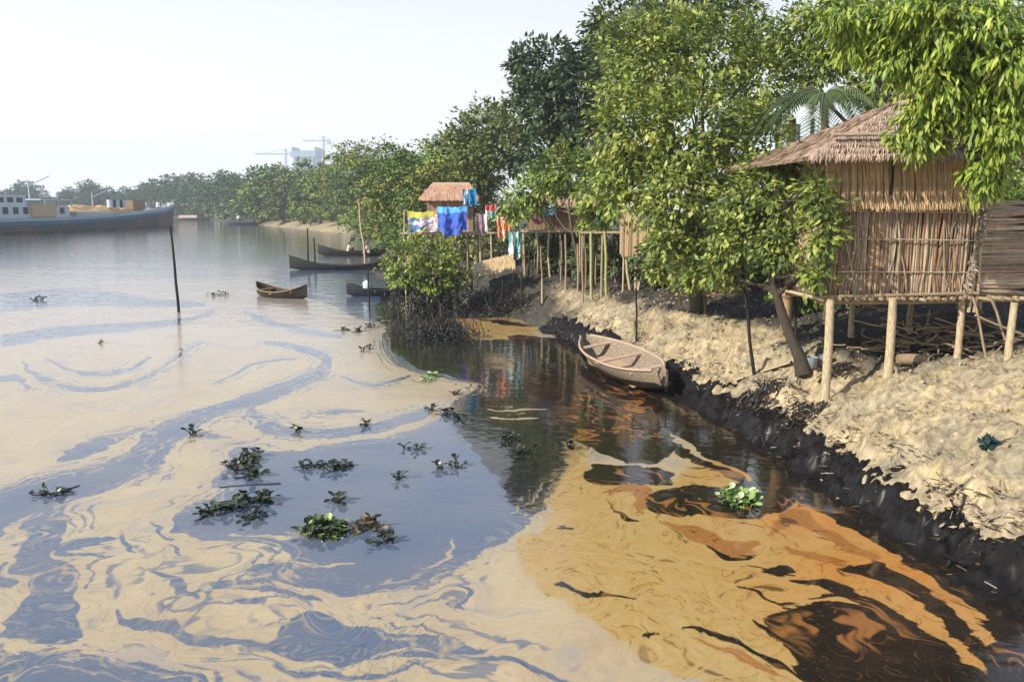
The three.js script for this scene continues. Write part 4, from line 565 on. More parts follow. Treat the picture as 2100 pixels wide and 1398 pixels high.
// ---------------------------------------------------------------- boats
function hullGeo(L, B, H, o = {}) {
  const { rise = 0.35, rocker = 0.12, fine = 2.2, wall = 0.03, blunt = 0.02, N = 22, M = 10, asym = 0 } = o, pos = [], idx = [], col = [], uv = [];
  const pt = (i, s, inner) => { const t = -1 + 2 * i / N, a = Math.abs(t), f = t < 0 ? fine + asym : fine, b = Math.max(blunt, B / 2 * (1 - Math.pow(a, f))) - (inner ? wall : 0), top = H + rise * Math.pow(a, 2.6), keel = rocker * Math.pow(a, 3) * 2 + (inner ? wall : 0), q = Math.abs(s); return [t * L / 2 * (inner ? 1 - wall / L : 1), keel + (top - keel) * Math.pow(q, 1.7), Math.sign(s) * Math.max(0.004, b) * Math.pow(q, 0.55)]; };
  const grid = (inner) => { const base = pos.length / 3; for (let i = 0; i <= N; i++) for (let j = 0; j <= M; j++) { pos.push(...pt(i, -1 + 2 * j / M, inner)); col.push(1, 1, 1); uv.push(j / M * 0.8, i / N * L); } for (let i = 0; i < N; i++) for (let j = 0; j < M; j++) { const a = base + i * (M + 1) + j, b = a + 1, c = a + M + 2, d = a + M + 1; inner ? idx.push(a, b, c, a, c, d) : idx.push(a, c, b, a, d, c); } return base; };
  const o0 = grid(false), i0 = grid(true);
  for (const j of [0, M]) for (let i = 0; i < N; i++) { const a = o0 + i * (M + 1) + j, b = o0 + (i + 1) * (M + 1) + j, c = i0 + (i + 1) * (M + 1) + j, d = i0 + i * (M + 1) + j; j ? idx.push(a, b, c, a, c, d) : idx.push(a, c, b, a, d, c); }
  const g = new THREE.BufferGeometry(); g.setAttribute('position', new THREE.Float32BufferAttribute(pos, 3)); g.setAttribute('color', new THREE.Float32BufferAttribute(col, 3)); g.setAttribute('uv', new THREE.Float32BufferAttribute(uv, 2)); g.setIndex(idx); g.computeVertexNormals(); g.userData = { pt, N };
  return g;
}
function canoe(name, label, pos, turn, L, B, H, mat, trim, o = {}) {
  const t = thing(name, label, 'boat', pos, turn, o.group), g = hullGeo(L, B, H, o), { pt, N } = g.userData; g.userData = {};
  add(t, 'hull', g, mat);
  for (const s of [-1, 1]) { const pts = []; for (let i = 1; i < N; i++) { const q = pt(i, s, false); pts.push(V(q[0], q[1] + 0.01, q[2])); } add(t, 'gunwale', new GB().tube(pts, 0.025 + L * 0.001, 6).geo(), trim); }
  for (let k = 0; k < (o.thwarts || 3); k++) { const i = Math.round(N * (0.2 + 0.6 * k / Math.max(1, (o.thwarts || 3) - 1))), q = pt(i, 1, true), x = q[0]; add(t, 'thwart', new GB().box(x - 0.09, q[1] - 0.1, -q[2], x + 0.09, q[1] - 0.06, q[2]).geo(), trim); }
  if (o.boards) for (let k = 0; k < 5; k++) add(t, 'floor_board', new GB().box(-L * 0.32, 0.1 + 0.01 * (k % 2), -B * 0.28 + k * B * 0.115, L * 0.32, 0.125 + 0.01 * (k % 2), -B * 0.28 + (k + 0.88) * B * 0.115, tone([1, 0.95, 0.85], 0.8, 0.25, r0)).geo(), trim);
  return t;
}
const MB = { weathered: std(0.04, 0.03, 0.022, 0.75, { map: grainTex }), brownInside: std(0.36, 0.24, 0.13, 0.8, { map: grainTex }), pinkish: std(0.58, 0.42, 0.33, 0.75, { map: grainTex }), blackHull: std(0.010, 0.009, 0.010, 0.65), navy: std(0.010, 0.012, 0.02, 0.65) };
{ const p = G(577, 609); p.y = -0.14; canoe('rowing_boat', 'weathered brown wooden rowing boat floating alone on the open water', p, -0.55, 3.3, 1.45, 0.42, MB.weathered, MB.brownInside, { rise: 0.4, fine: 2.6, thwarts: 3, boards: true }); }
{ const p = G(705, 553); p.y = -0.12; canoe('canoe', 'long black canoe with an upswept bow moored beside two mooring posts', p, 0.02, 7.3, 1.1, 0.42, MB.blackHull, MAT.boatdark, { rise: 0.72, fine: 3, thwarts: 4, asym: -1.0 });
  const q = G(722, 524); q.y = -0.12; canoe('canoe', 'farther dark canoe behind the long black canoe', q, -0.1, 6.2, 1.15, 0.5, MB.blackHull, MAT.boatdark, { rise: 0.65, fine: 3, thwarts: 3 });
  const c = G(790, 606); c.y = -0.12; canoe('canoe', 'small dark canoe half hidden behind the mangrove bush', c, 0.12, 3.6, 0.95, 0.4, MB.navy, MAT.boatdark, { rise: 0.4, thwarts: 2 });
  const bt = thing('plastic_can', 'pale blue-white plastic can in the small dark canoe', 'can', P(752, 592, -c.z)); add(bt, 'body', new THREE.LatheGeometry([[0, 0], [0.16, 0], [0.18, 0.05], [0.18, 0.3], [0.07, 0.38], [0.07, 0.42], [0, 0.42]].map(([x, y]) => new THREE.Vector2(x, y)), 14), new THREE.MeshStandardMaterial({ color: lin(0.6, 0.72, 0.78), roughness: 0.4 })); add(bt, 'cap', new THREE.CylinderGeometry(0.075, 0.075, 0.05, 12), new THREE.MeshStandardMaterial({ color: lin(0.1, 0.25, 0.4), roughness: 0.5 }), V(0, 0.43, 0)); }
{ // drawn up on the mud
  const a = G(1212, 712, 0.3), b = G(1362, 790, 0.25), m = a.clone().lerp(b, 0.5), t = canoe('beached_boat', 'pale wooden boat drawn up on the oily edge of the mud bank', V(m.x - 0.05, 0.02, m.z), Math.atan2(-(b.z - a.z), b.x - a.x), a.distanceTo(b) + 0.5, 1.25, 0.5, std(0.30, 0.24, 0.17, 0.75, { map: grainTex }), MB.pinkish, { rise: 0.12, fine: 2.6, thwarts: 3, boards: true, blunt: 0.12 });
  t.rotation.order = 'YXZ'; t.rotation.x = 0.16;
  add(t, 'oil_coat', (() => { const g = hullGeo(a.distanceTo(b) + 0.54, 1.29, 0.30, { rise: 0.05, fine: 2.6, blunt: 0.14, wall: 0.01 }); g.userData = {}; g.translate(0, -0.012, 0); return g; })(), MAT.tarwood);
}
// mooring poles in the water
polePx('mooring_pole', 'tall bent dark pole standing alone in the open water near the ship', [[349, 466], [353, 500], [357, 540], [360, 580], [364, 615], [366, 640]], -G(366, 640).z, 0.055, MAT.darkbark);
polePx('mooring_pole', 'taller left mooring post beside the bow of the long black canoe', [[630, 468], [631, 510], [632, 548]], -G(632, 548).z, 0.07, MAT.darkbark);
polePx('mooring_pole', 'shorter right mooring post beside the bow of the long black canoe', [[643, 488], [645, 515], [646, 550]], -G(646, 550).z, 0.07, MAT.darkbark);
polePx('mooring_pole', 'pale crooked pole standing among the canoes', [[736, 415], [738, 445], [740, 470], [746, 500], [749, 545]], -G(749, 545).z, 0.08, MAT.pale);
polePx('mooring_pole', 'thin dark stake in the water before the small dark canoe', [[754, 552], [756, 600], [758, 640]], -G(758, 640).z, 0.035, MAT.darkbark);
polePx('mooring_pole', 'thin pale stake in the bushes left of the clothes hut', [[829, 430], [829, 470], [830, 520]], 44, 0.05, MAT.pale);

// ---------------------------------------------------------------- people in the far canoe
function blobGeo(bones, res, k = 0.05) {                            // bones: [a, ra, b, rb]; one continuous surface
  const lo = V(1e9, 1e9, 1e9), hi = V(-1e9, -1e9, -1e9); for (const [a, ra, b, rb] of bones) for (const [p, q] of [[a, ra], [b, rb]]) { lo.min(p.clone().subScalar(q + 0.06)); hi.max(p.clone().addScalar(q + 0.06)); }
  const c = lo.clone().add(hi).multiplyScalar(0.5), s = Math.max(hi.x - lo.x, hi.y - lo.y, hi.z - lo.z) / 2 * 1.12, mc = new MarchingCubes(res, new THREE.MeshBasicMaterial(), false, false, 60000); mc.isolation = 0;
  const half = res / 2; for (let z = 0; z < res; z++) for (let y = 0; y < res; y++) for (let x = 0; x < res; x++) { const p = V((x - half) / half, (y - half) / half, (z - half) / half).multiplyScalar(s).add(c); let d = 1e9; for (const [a, ra, b, rb] of bones) { const ab = b.clone().sub(a), t = clamp(p.clone().sub(a).dot(ab) / (ab.lengthSq() || 1)), e = p.distanceTo(a.clone().addScaledVector(ab, t)) - lerp(ra, rb, t), h = clamp(0.5 + 0.5 * (e - d) / k); d = lerp(e, d, h) - k * h * (1 - h); } mc.field[z * res * res + y * res + x] = -d; }
  mc.update(); const g = new THREE.BufferGeometry(), n = mc.count, pa = new Float32Array(n * 3), na = new Float32Array(n * 3); for (let i = 0; i < n; i++) { pa.set([mc.positionArray[i * 3] * s + c.x, mc.positionArray[i * 3 + 1] * s + c.y, mc.positionArray[i * 3 + 2] * s + c.z], i * 3); na.set([mc.normalArray[i * 3], mc.normalArray[i * 3 + 1], mc.normalArray[i * 3 + 2]], i * 3); }
  g.setAttribute('position', new THREE.BufferAttribute(pa, 3)); g.setAttribute('normal', new THREE.BufferAttribute(na, 3)); return g;
}
function person(label, pos, turn, shirt, wrap, lean) {
  const t = thing('person', label, 'person', pos, turn), sh = 0.42, m = (c, rough = 0.85) => new THREE.MeshStandardMaterial({ color: lin(...c), roughness: rough });
  const hip = V(0, 0.12, 0), chest = V(lean * 0.6, 0.44, 0), neck = V(lean, 0.60, 0), head = V(lean + 0.03, 0.74, 0);
  const body = [[hip, 0.13, chest, 0.14], [chest, 0.14, neck, 0.06], [neck, 0.05, head, 0.095], [head, 0.095, head.clone().add(V(0.01, 0.06, 0)), 0.085], [head.clone().add(V(0.09, -0.01, 0)), 0.015, head.clone().add(V(0.1, -0.03, 0)), 0.018]];
  for (const s of [-1, 1]) { const shd = V(lean * 0.85, 0.54, s * 0.19), el = V(lean + 0.14, 0.32, s * 0.25), ha = V(lean + 0.34, 0.28, s * 0.12), kn = V(0.40, 0.34, s * 0.13), an = V(0.46, 0.02, s * 0.12); body.push([chest, 0.1, shd, 0.065], [shd, 0.055, el, 0.042], [el, 0.042, ha, 0.03], [hip, 0.1, kn, 0.065], [kn, 0.062, an, 0.04], [an, 0.04, an.clone().add(V(0.13, -0.03, 0)), 0.03], [head.clone().add(V(0, 0, s * 0.09)), 0.018, head.clone().add(V(0, 0.03, s * 0.095)), 0.015]); for (let f = 0; f < 5; f++) { const o = V(0.02, 0, (f - 2) * 0.02); body.push([ha, 0.02, ha.clone().add(o).add(V(0.05, -0.01, 0)), 0.01], [ha.clone().add(o).add(V(0.05, -0.01, 0)), 0.01, ha.clone().add(o).add(V(0.065, -0.05 + 0.008 * Math.abs(f - 2), 0)), 0.008]); } }
  add(t, 'body', blobGeo(body, 64, 0.03), m([0.28, 0.15, 0.09], 0.6));
  const tor = [[hip, 0.145, chest, 0.155], [chest, 0.15, V(lean * 0.95, 0.55, 0), 0.085]]; for (const s of [-1, 1]) tor.push([V(lean * 0.85, 0.53, 0), 0.1, V(lean * 0.85, 0.535, s * 0.19), 0.075], [V(lean * 0.85, 0.535, s * 0.19), 0.075, V(lean + 0.08, 0.42, s * 0.235), 0.062]); add(t, 'shirt', blobGeo(tor, 44), m(shirt));
  const leg = []; for (const s of [-1, 1]) leg.push([hip, 0.13, V(0.36, 0.33, s * 0.13), 0.085], [V(0.36, 0.33, s * 0.13), 0.085, V(0.40, 0.18, s * 0.12), 0.075]); add(t, 'wrap', blobGeo(leg, 44), m(wrap));
  add(t, 'hair', blobGeo([[head.clone().add(V(-0.02, 0.06, 0)), 0.095, head.clone().add(V(-0.03, 0.02, 0)), 0.092]], 28), m([0.01, 0.009, 0.008], 0.5));
  return t;
}
{ const D = -G(722, 524).z; person('seated person in a pale shirt in the far canoe, left of the pale pole', P(714, 517, D), 0.3, [0.62, 0.50, 0.40], [0.08, 0.06, 0.05], 0.12); person('seated person in a white shirt in the far canoe, right of the pale pole', P(756, 519, D - 1), 2.9, [0.72, 0.68, 0.62], [0.35, 0.16, 0.08], 0.1); }

// ---------------------------------------------------------------- stilt huts, tarpaulins and washing
function sheetGeo(w, h, cols, seed, sag = 0.1, wave = 0.05, nx = 18, ny = 14) {
  const r = RNG(seed), g = new GB(), p = (i, j) => { const u = i / nx, v = j / ny; return V((u - 0.5) * w * (1 - 0.06 * v), -v * h * (1 + 0.16 * n2(u * 2.5 + seed, 1)) - sag * Math.sin(u * Math.PI) * (1 - 0.5 * v) + 0.05 * n2(u * 4 + seed, v * 3), wave * (0.3 + v) * (Math.sin(u * 13 + seed) + 0.7 * n2(u * 5, v * 3 + seed))); };
  for (let i = 0; i < nx; i++) for (let j = 0; j < ny; j++) g.quad(p(i, j + 1), p(i + 1, j + 1), p(i + 1, j), p(i, j), cols((i + 0.5) / nx, (j + 0.5) / ny, r));
  return g.geo();
}
function hung(name, label, cat, px, py, D, wpx, hpx, cols, seed, turn = 0, o = {}) { const t = thing(name, label, cat, P(px, py, D), turn, o.group); t.rotation.z = o.roll ?? 0.05 * Math.sin(seed * 3); add(t, 'sheet', sheetGeo(wpx / F * D, hpx / F * D, cols, seed, o.sag ?? 0.06, o.wave ?? 0.05), MAT.cloth); return t; }

function stiltHut(name, label, px0, px1, D, deckPy, wallPy, roofPy, o = {}) {
  const a = P(px0, deckPy, D), w = (px1 - px0) / F * D, gy = ground(a.x + w / 2, a.z).y, t = thing(name, label, 'hut', V(a.x, Math.max(0, gy), a.z), o.turn || 0), y0 = Math.max(0, gy), Y = (py) => P(px0, py, D).y - y0, dk = Y(deckPy), wt = Y(wallPy), r = RNG(px0), dep = o.depth || 2.2;
  for (const z of [0.05, -dep]) for (let k = 0; k < (o.stilts || 6); k++) { const x = w * k / ((o.stilts || 6) - 1) + 0.08 * gauss(r); add(t, 'stilt', new GB().tube(bend(V(x + 0.06 * gauss(r), -0.9, z), V(x, dk, z), r, 0.02, 3), 0.035 + 0.02 * r(), 6, [1, 1, 1], 0.1, r).geo(), z > 0 && r() < 0.6 ? MAT.pale : MAT.wood); }
  for (const z of [0.09, -dep * 0.5, -dep]) add(t, 'deck_beam', new GB().tube(bend(V(-0.15, dk - 0.02, z), V(w + 0.15, dk - 0.01, z), r, 0.008, 4), 0.04, 6).geo(), MAT.pale);
  for (let k = 0; k < Math.round(w / 0.22); k++) add(t, 'deck_plank', new GB().box(k * 0.22, dk + 0.025, -dep, k * 0.22 + 0.2, dk + 0.05, 0.08, tone([1, 1, 1], 0.7, 0.4, r)).geo(), MAT.wood);
  if (wallPy) {
    const [hx0, hx1] = o.house.map((p) => (p - px0) / F * D), wz = -0.7;
    const wl = add(t, 'wall', new GB().box(hx0, dk + 0.05, wz - 0.04, hx1, wt, wz).box(hx0, dk + 0.05, -dep, hx1, wt, -dep + 0.04).box(hx0, dk + 0.05, -dep, hx0 + 0.04, wt, wz).box(hx1 - 0.04, dk + 0.05, -dep, hx1, wt, wz).geo(), MAT.mat), n = Math.round((hx1 - hx0) / 0.17);
    for (let k = 0; k < n; k++) add(wl, 'board', new GB().box(hx0 + k * (hx1 - hx0) / n + 0.008, dk + 0.05, wz + 0.003, hx0 + (k + 1) * (hx1 - hx0) / n - 0.008, wt - 0.06 * r(), wz + 0.02 + 0.015 * r(), tone([1, 0.95, 0.9], 0.5, 0.6, r)).geo(), o.boards || MAT.reed);
    const rt = Y(roofPy), g = new GB(), zz = wz - 0.55, e0 = V(hx0 - 0.25, wt - 0.12, wz + 0.45), e1 = V(hx1 + 0.25, wt - 0.12, wz + 0.45), q0 = V(hx0 + 0.25, rt, zz), q1 = V(hx1 - 0.2, rt, zz), b0 = V(hx0 - 0.25, wt - 0.1, -dep - 0.3), b1 = V(hx1 + 0.25, wt - 0.1, -dep - 0.3);
    g.quad(e0, e1, q1, q0); g.quad(b1, b0, q0, q1); g.tri(b0, e0, q0); g.tri(e1, b1, q1); g.quad(b0, b1, e1, e0);
    const rf = add(t, 'roof', g.geo(), MAT.thatch), th = new GB(), nn = q0.clone().sub(e0).cross(e1.clone().sub(e0)).normalize().negate(); for (let k = 0; k < 900; k++) { const u = r(), p = e0.clone().lerp(e1, u).lerp(q0.clone().lerp(q1, u), Math.floor(r() * 6) / 6); th.leaf(p.addScaledVector(nn, 0.03), V(gauss(r) * 0.3, -0.6, 0.8).normalize(), V(gauss(r) * 0.3, 0.8, 0.6).normalize(), 0.3, 0.07, tone((o.thatch || [0.42, 0.27, 0.18]), 0.6, 0.6, r)); } const tm = add(rf, 'thatch', th.geo(), std(1, 1, 1, 0.85)); tm.userData.kind = 'stuff';
  }
  return t;
}
stiltHut('stilt_hut', 'small brown stilt hut with washing and tarpaulins hung along its deck', 826, 1005, 37, 478, 398, 372, { house: [872, 968], stilts: 8, thatch: [0.50, 0.29, 0.19], boards: std(0.42, 0.29, 0.19, 0.85) });
stiltHut('stilt_hut', 'stilt hut half hidden by the yellow-green shrub in the middle of the bank', 1075, 1225, 33, 474, 410, 380, { house: [1085, 1215], stilts: 7 });
{ // open platform with a tan mat wall, right of the middle hut
  const t = stiltHut('stilt_platform', 'open platform on pale green stilts with a hanging tan mat wall', 1200, 1345, 27.5, 476, 0, 0, { stilts: 5, depth: 1.8 }), D = 27.4, a = t.position.clone(), g = new GB(), r = RNG(3);
  t.userData.category = 'platform';
  for (let k = 0; k < 16; k++) { const x0 = P(1272 + k * 3.6, 430, D).x - a.x, top = P(1300, 432 + 8 * r() + (k > 9 ? 20 : 0), D).y - a.y, bot = P(1300, 520 + 12 * r(), D).y - a.y; add(t, 'mat_strip', new GB().box(x0, bot, 0.16 + 0.02 * r(), x0 + 0.056, top, 0.19 + 0.02 * r()).geo(), [MAT.straw, MAT.pale, MAT.reed, MAT.straw][k % 4]); }
  for (const [p0, p1] of [[[1284, 515], [1296, 610]], [[1322, 515], [1302, 612]], [[1212, 476], [1214, 600]], [[1240, 474], [1245, 598]]]) { const A = P(...p0, D).sub(a), B = P(...p1, D).sub(a); add(t, 'leg', new GB().tube(bend(B.add(V(0, -0.4, 0)), A, r, 0.02, 3), 0.05, 7, p0[0] < 1250 ? [0.75, 0.95, 0.6] : [1, 1, 1], 0.1, r).geo(), MAT.pale); }
}
const flat = (c, k = 0.15) => (u, v, r) => tone(c, 1 - k, 2 * k, r);
hung('washing', 'sheet printed in violet, white, yellow and green hung on the hut deck', 'cloth', 872, 432, 36.6, 74, 42, (u, v, r) => { const n = n2(u * 3.5, v * 3 + 5) + (u - 0.35) * 0.9; return v < 0.28 && u < 0.75 ? [0.62, 0.58, 0.10] : n < -0.5 ? [0.10, 0.16, 0.55] : n < -0.28 ? [0.08, 0.32, 0.10] : n < 0 ? [0.34, 0.22, 0.58] : n > 0.62 ? [0.45, 0.30, 0.08] : [0.66, 0.58, 0.68]; }, 3, 0.05);
hung('tarpaulin', 'bright blue tarpaulin hung over the deck rail of the hut', 'tarpaulin', 926, 424, 36.4, 62, 52, (u, v, r) => (v < 0.2 ? [0.12, 0.42, 0.85] : n2(u * 6, v * 2) > 0.35 ? [0.09, 0.08, 0.36] : [0.04, 0.14, 0.62]), 5, -0.08, { sag: 0.02, wave: 0.09 });
hung('tarpaulin', 'teal-blue tarpaulin over the right corner of the clothes hut roof', 'tarpaulin', 962, 386, 36, 28, 34, (u, v) => (Math.abs(u - 0.3 + 0.2 * v) < 0.12 ? [0.7, 0.78, 0.8] : [0.02, 0.22, 0.42]), 7, 0.2);
hung('tarpaulin', 'light blue tarpaulin under the shrub leaves in the middle of the bank', 'tarpaulin', 1117, 418, 32.2, 44, 22, (u, v) => (v < 0.25 ? [0.7, 0.78, 0.85] : [0.16, 0.45, 0.72]), 9);
hung('washing', 'pink cloth hanging just below the light blue tarpaulin', 'cloth', 1104, 441, 32.1, 22, 16, flat([0.38, 0.13, 0.27]), 11);
hung('washing', 'orange cloth hanging between the clothes hut and the pale green cloth', 'cloth', 1031, 440, 34, 26, 48, (u, v, r) => (n2(u * 4, v * 5) > 0.3 ? [0.72, 0.5, 0.42] : [0.66, 0.22, 0.08]), 13);
hung('washing', 'mauve cloth hanging at the right end of the hut deck', 'cloth', 988, 436, 35.5, 24, 40, (u, v, r) => (u > 0.6 ? [0.55, 0.52, 0.46] : [0.28, 0.17, 0.24]), 15);
hung('washing', 'white and sea-green cloth trailing below the deck', 'cloth', 1056, 472, 33, 30, 58, (u, v) => (Math.sin(u * 9 + v * 4) > 0.2 ? [0.10, 0.34, 0.32] : [0.72, 0.78, 0.76]), 17, 0.3, { wave: 0.08 });
hung('washing', 'small white and teal cloth on the rail right of the mauve cloth', 'cloth', 1006, 418, 35.2, 22, 28, (u, v) => (v < 0.5 ? [0.5, 0.1, 0.1] : u < 0.4 ? [0.8, 0.8, 0.8] : [0.15, 0.42, 0.36]), 19);
// a person's height of clutter below the decks: fallen thatch, posts
for (const [px, py, D, w, h, tilt, label, c] of [[1022, 540, 32, 1.2, 0.75, 0.9, 'tan thatch panel leaning below the pale green cloth', [0.50, 0.36, 0.20]], [1000, 545, 33, 1.3, 0.8, 1.1, 'dark thatch panel lying behind the tan panel', [0.10, 0.085, 0.065]]]) {
  const p = P(px, py, D), t = thing('thatch_panel', label, 'thatch', p, -0.3), r = RNG(px), th = new GB(); th.box(-w / 2, -h / 2, -0.04, w / 2, h / 2, 0, c.map((q) => q * 0.8)); for (let k = 0; k < 260; k++) th.leaf(V((r() - 0.5) * w, (r() - 0.4) * h, 0.015), V(gauss(r) * 0.15, -1, 0.04).normalize(), V(0, 0.1, 1).normalize(), 0.3, 0.05, tone(c, 0.6, 0.6, r)); add(t, 'panel', th.geo(), std(1, 1, 1, 0.85)); t.rotation.order = 'YXZ'; t.rotation.x = -tilt; t.rotation.z = 0.35;
}
{ const r = RNG(44), labs = ['pale post', 'thin grey post', 'crooked dark post', 'oiled black post']; let k = 0;
  for (const [px, y0, y1, D, m, l] of [[1112, 572, 628, 30, MAT.pale, 'short pale stump on the black mud below the middle stilt hut'], [1160, 480, 600, 30, MAT.wood, 'grey stilt post left of the pale green stilts'], [968, 570, 640, 32, MAT.darkbark, 'dark post in the shallows right of the mangrove bush'], [1030, 575, 640, 31, MAT.darkbark, 'dark post between mangrove bush and pale stump'], [1070, 560, 645, 31, MAT.tarwood, 'black oiled post at the head of the mud bank'], [1185, 500, 605, 29, MAT.wood, 'thin brown post beside the platform'], [1395, 520, 600, 22, MAT.wood, 'thin grey post under the broad tree crown'], [1340, 480, 600, 27, MAT.darkbark, 'dark post at the right end of the platform']]) polePx('stilt_post', l, [[px + 2 * gauss(r), y0], [px + 2 * gauss(r), (y0 + y1) / 2], [px, y1]], D, 0.045, m);
  for (const [px, D, n, label] of [[1130, 33, 14, 'dark thicket of thin stakes under the middle stilt hut'], [1260, 29, 12, 'dark thicket of thin stakes under the platform']]) { const b0 = onBank(px, D), t0 = thing('stake_thicket', label, 'stakes', b0); for (let q = 0; q < n; q++) { const x = gauss(r) * 1.3, z = gauss(r) * 0.7; add(t0, 'stake', new GB().tube(bend(V(x, -0.3, z), V(x + 0.2 * gauss(r), 0.9 + 1.1 * r(), z + 0.1 * gauss(r)), r, 0.05, 3), 0.02 + 0.02 * r(), 5).geo(), q % 3 ? MAT.darkbark : MAT.wood); } }
  const p = pxOnBank(1060, 628, 31), t = thing('brushwood_pile', 'black brushwood and roots heaped below the middle stilt hut', 'brushwood', p), g = new GB(); for (let q = 0; q < 260; q++) { const a = V(gauss(r) * 2.6, 0.05 + 0.9 * r() * r(), gauss(r) * 1.2), e = a.clone().add(V(gauss(r) * 0.7, -0.4 * r(), gauss(r) * 0.5)); g.tube(bend(a, e, r, 0.15, 3), 0.012 + 0.016 * r(), 5); } add(t, 'twigs', g.geo(), MAT.darkbark).userData.kind = 'stuff'; }

// pale shed glimpsed through the leaves left of the thatched roof
{ const D = 27, b = P(1632, 250, D), g = onBank(1632, D), t = thing('tin_shed', 'pale shed with a light sheet roof glimpsed behind the palm', 'shed', V(b.x, g.y, b.z)), y = (py) => P(1632, py, D).y - g.y, w = 0.55, met = new THREE.MeshStandardMaterial({ color: lin(0.66, 0.72, 0.78), roughness: 0.5 }), met2 = std(1, 1, 1, 0.6);
  add(t, 'wall', new GB().box(-w, 0, -1.6, w * 0.5, y(252), -0.3, [0.62, 0.74, 0.82]).geo(), met2); for (const x of [-w, -0.05, w]) add(t, 'post', new GB().box(x - 0.05, 0, -0.05, x + 0.05, y(243), 0.05, [0.03, 0.03, 0.035]).geo(), met2);
  const rf = new GB(), n = 14; for (let k = 0; k < n; k++) { const x0 = -0.8 + k * 0.12, q = (x, z) => V(x, y(240) + (z < 0 ? 0.55 : 0) + 0.02 * Math.sin(x * 26), z); rf.quad(q(x0, 0.3), q(x0 + 0.12, 0.3), q(x0 + 0.12, -1.8), q(x0, -1.8), [0.74, 0.76, 0.80]); } add(t, 'roof_sheet', rf.geo(), met2); }

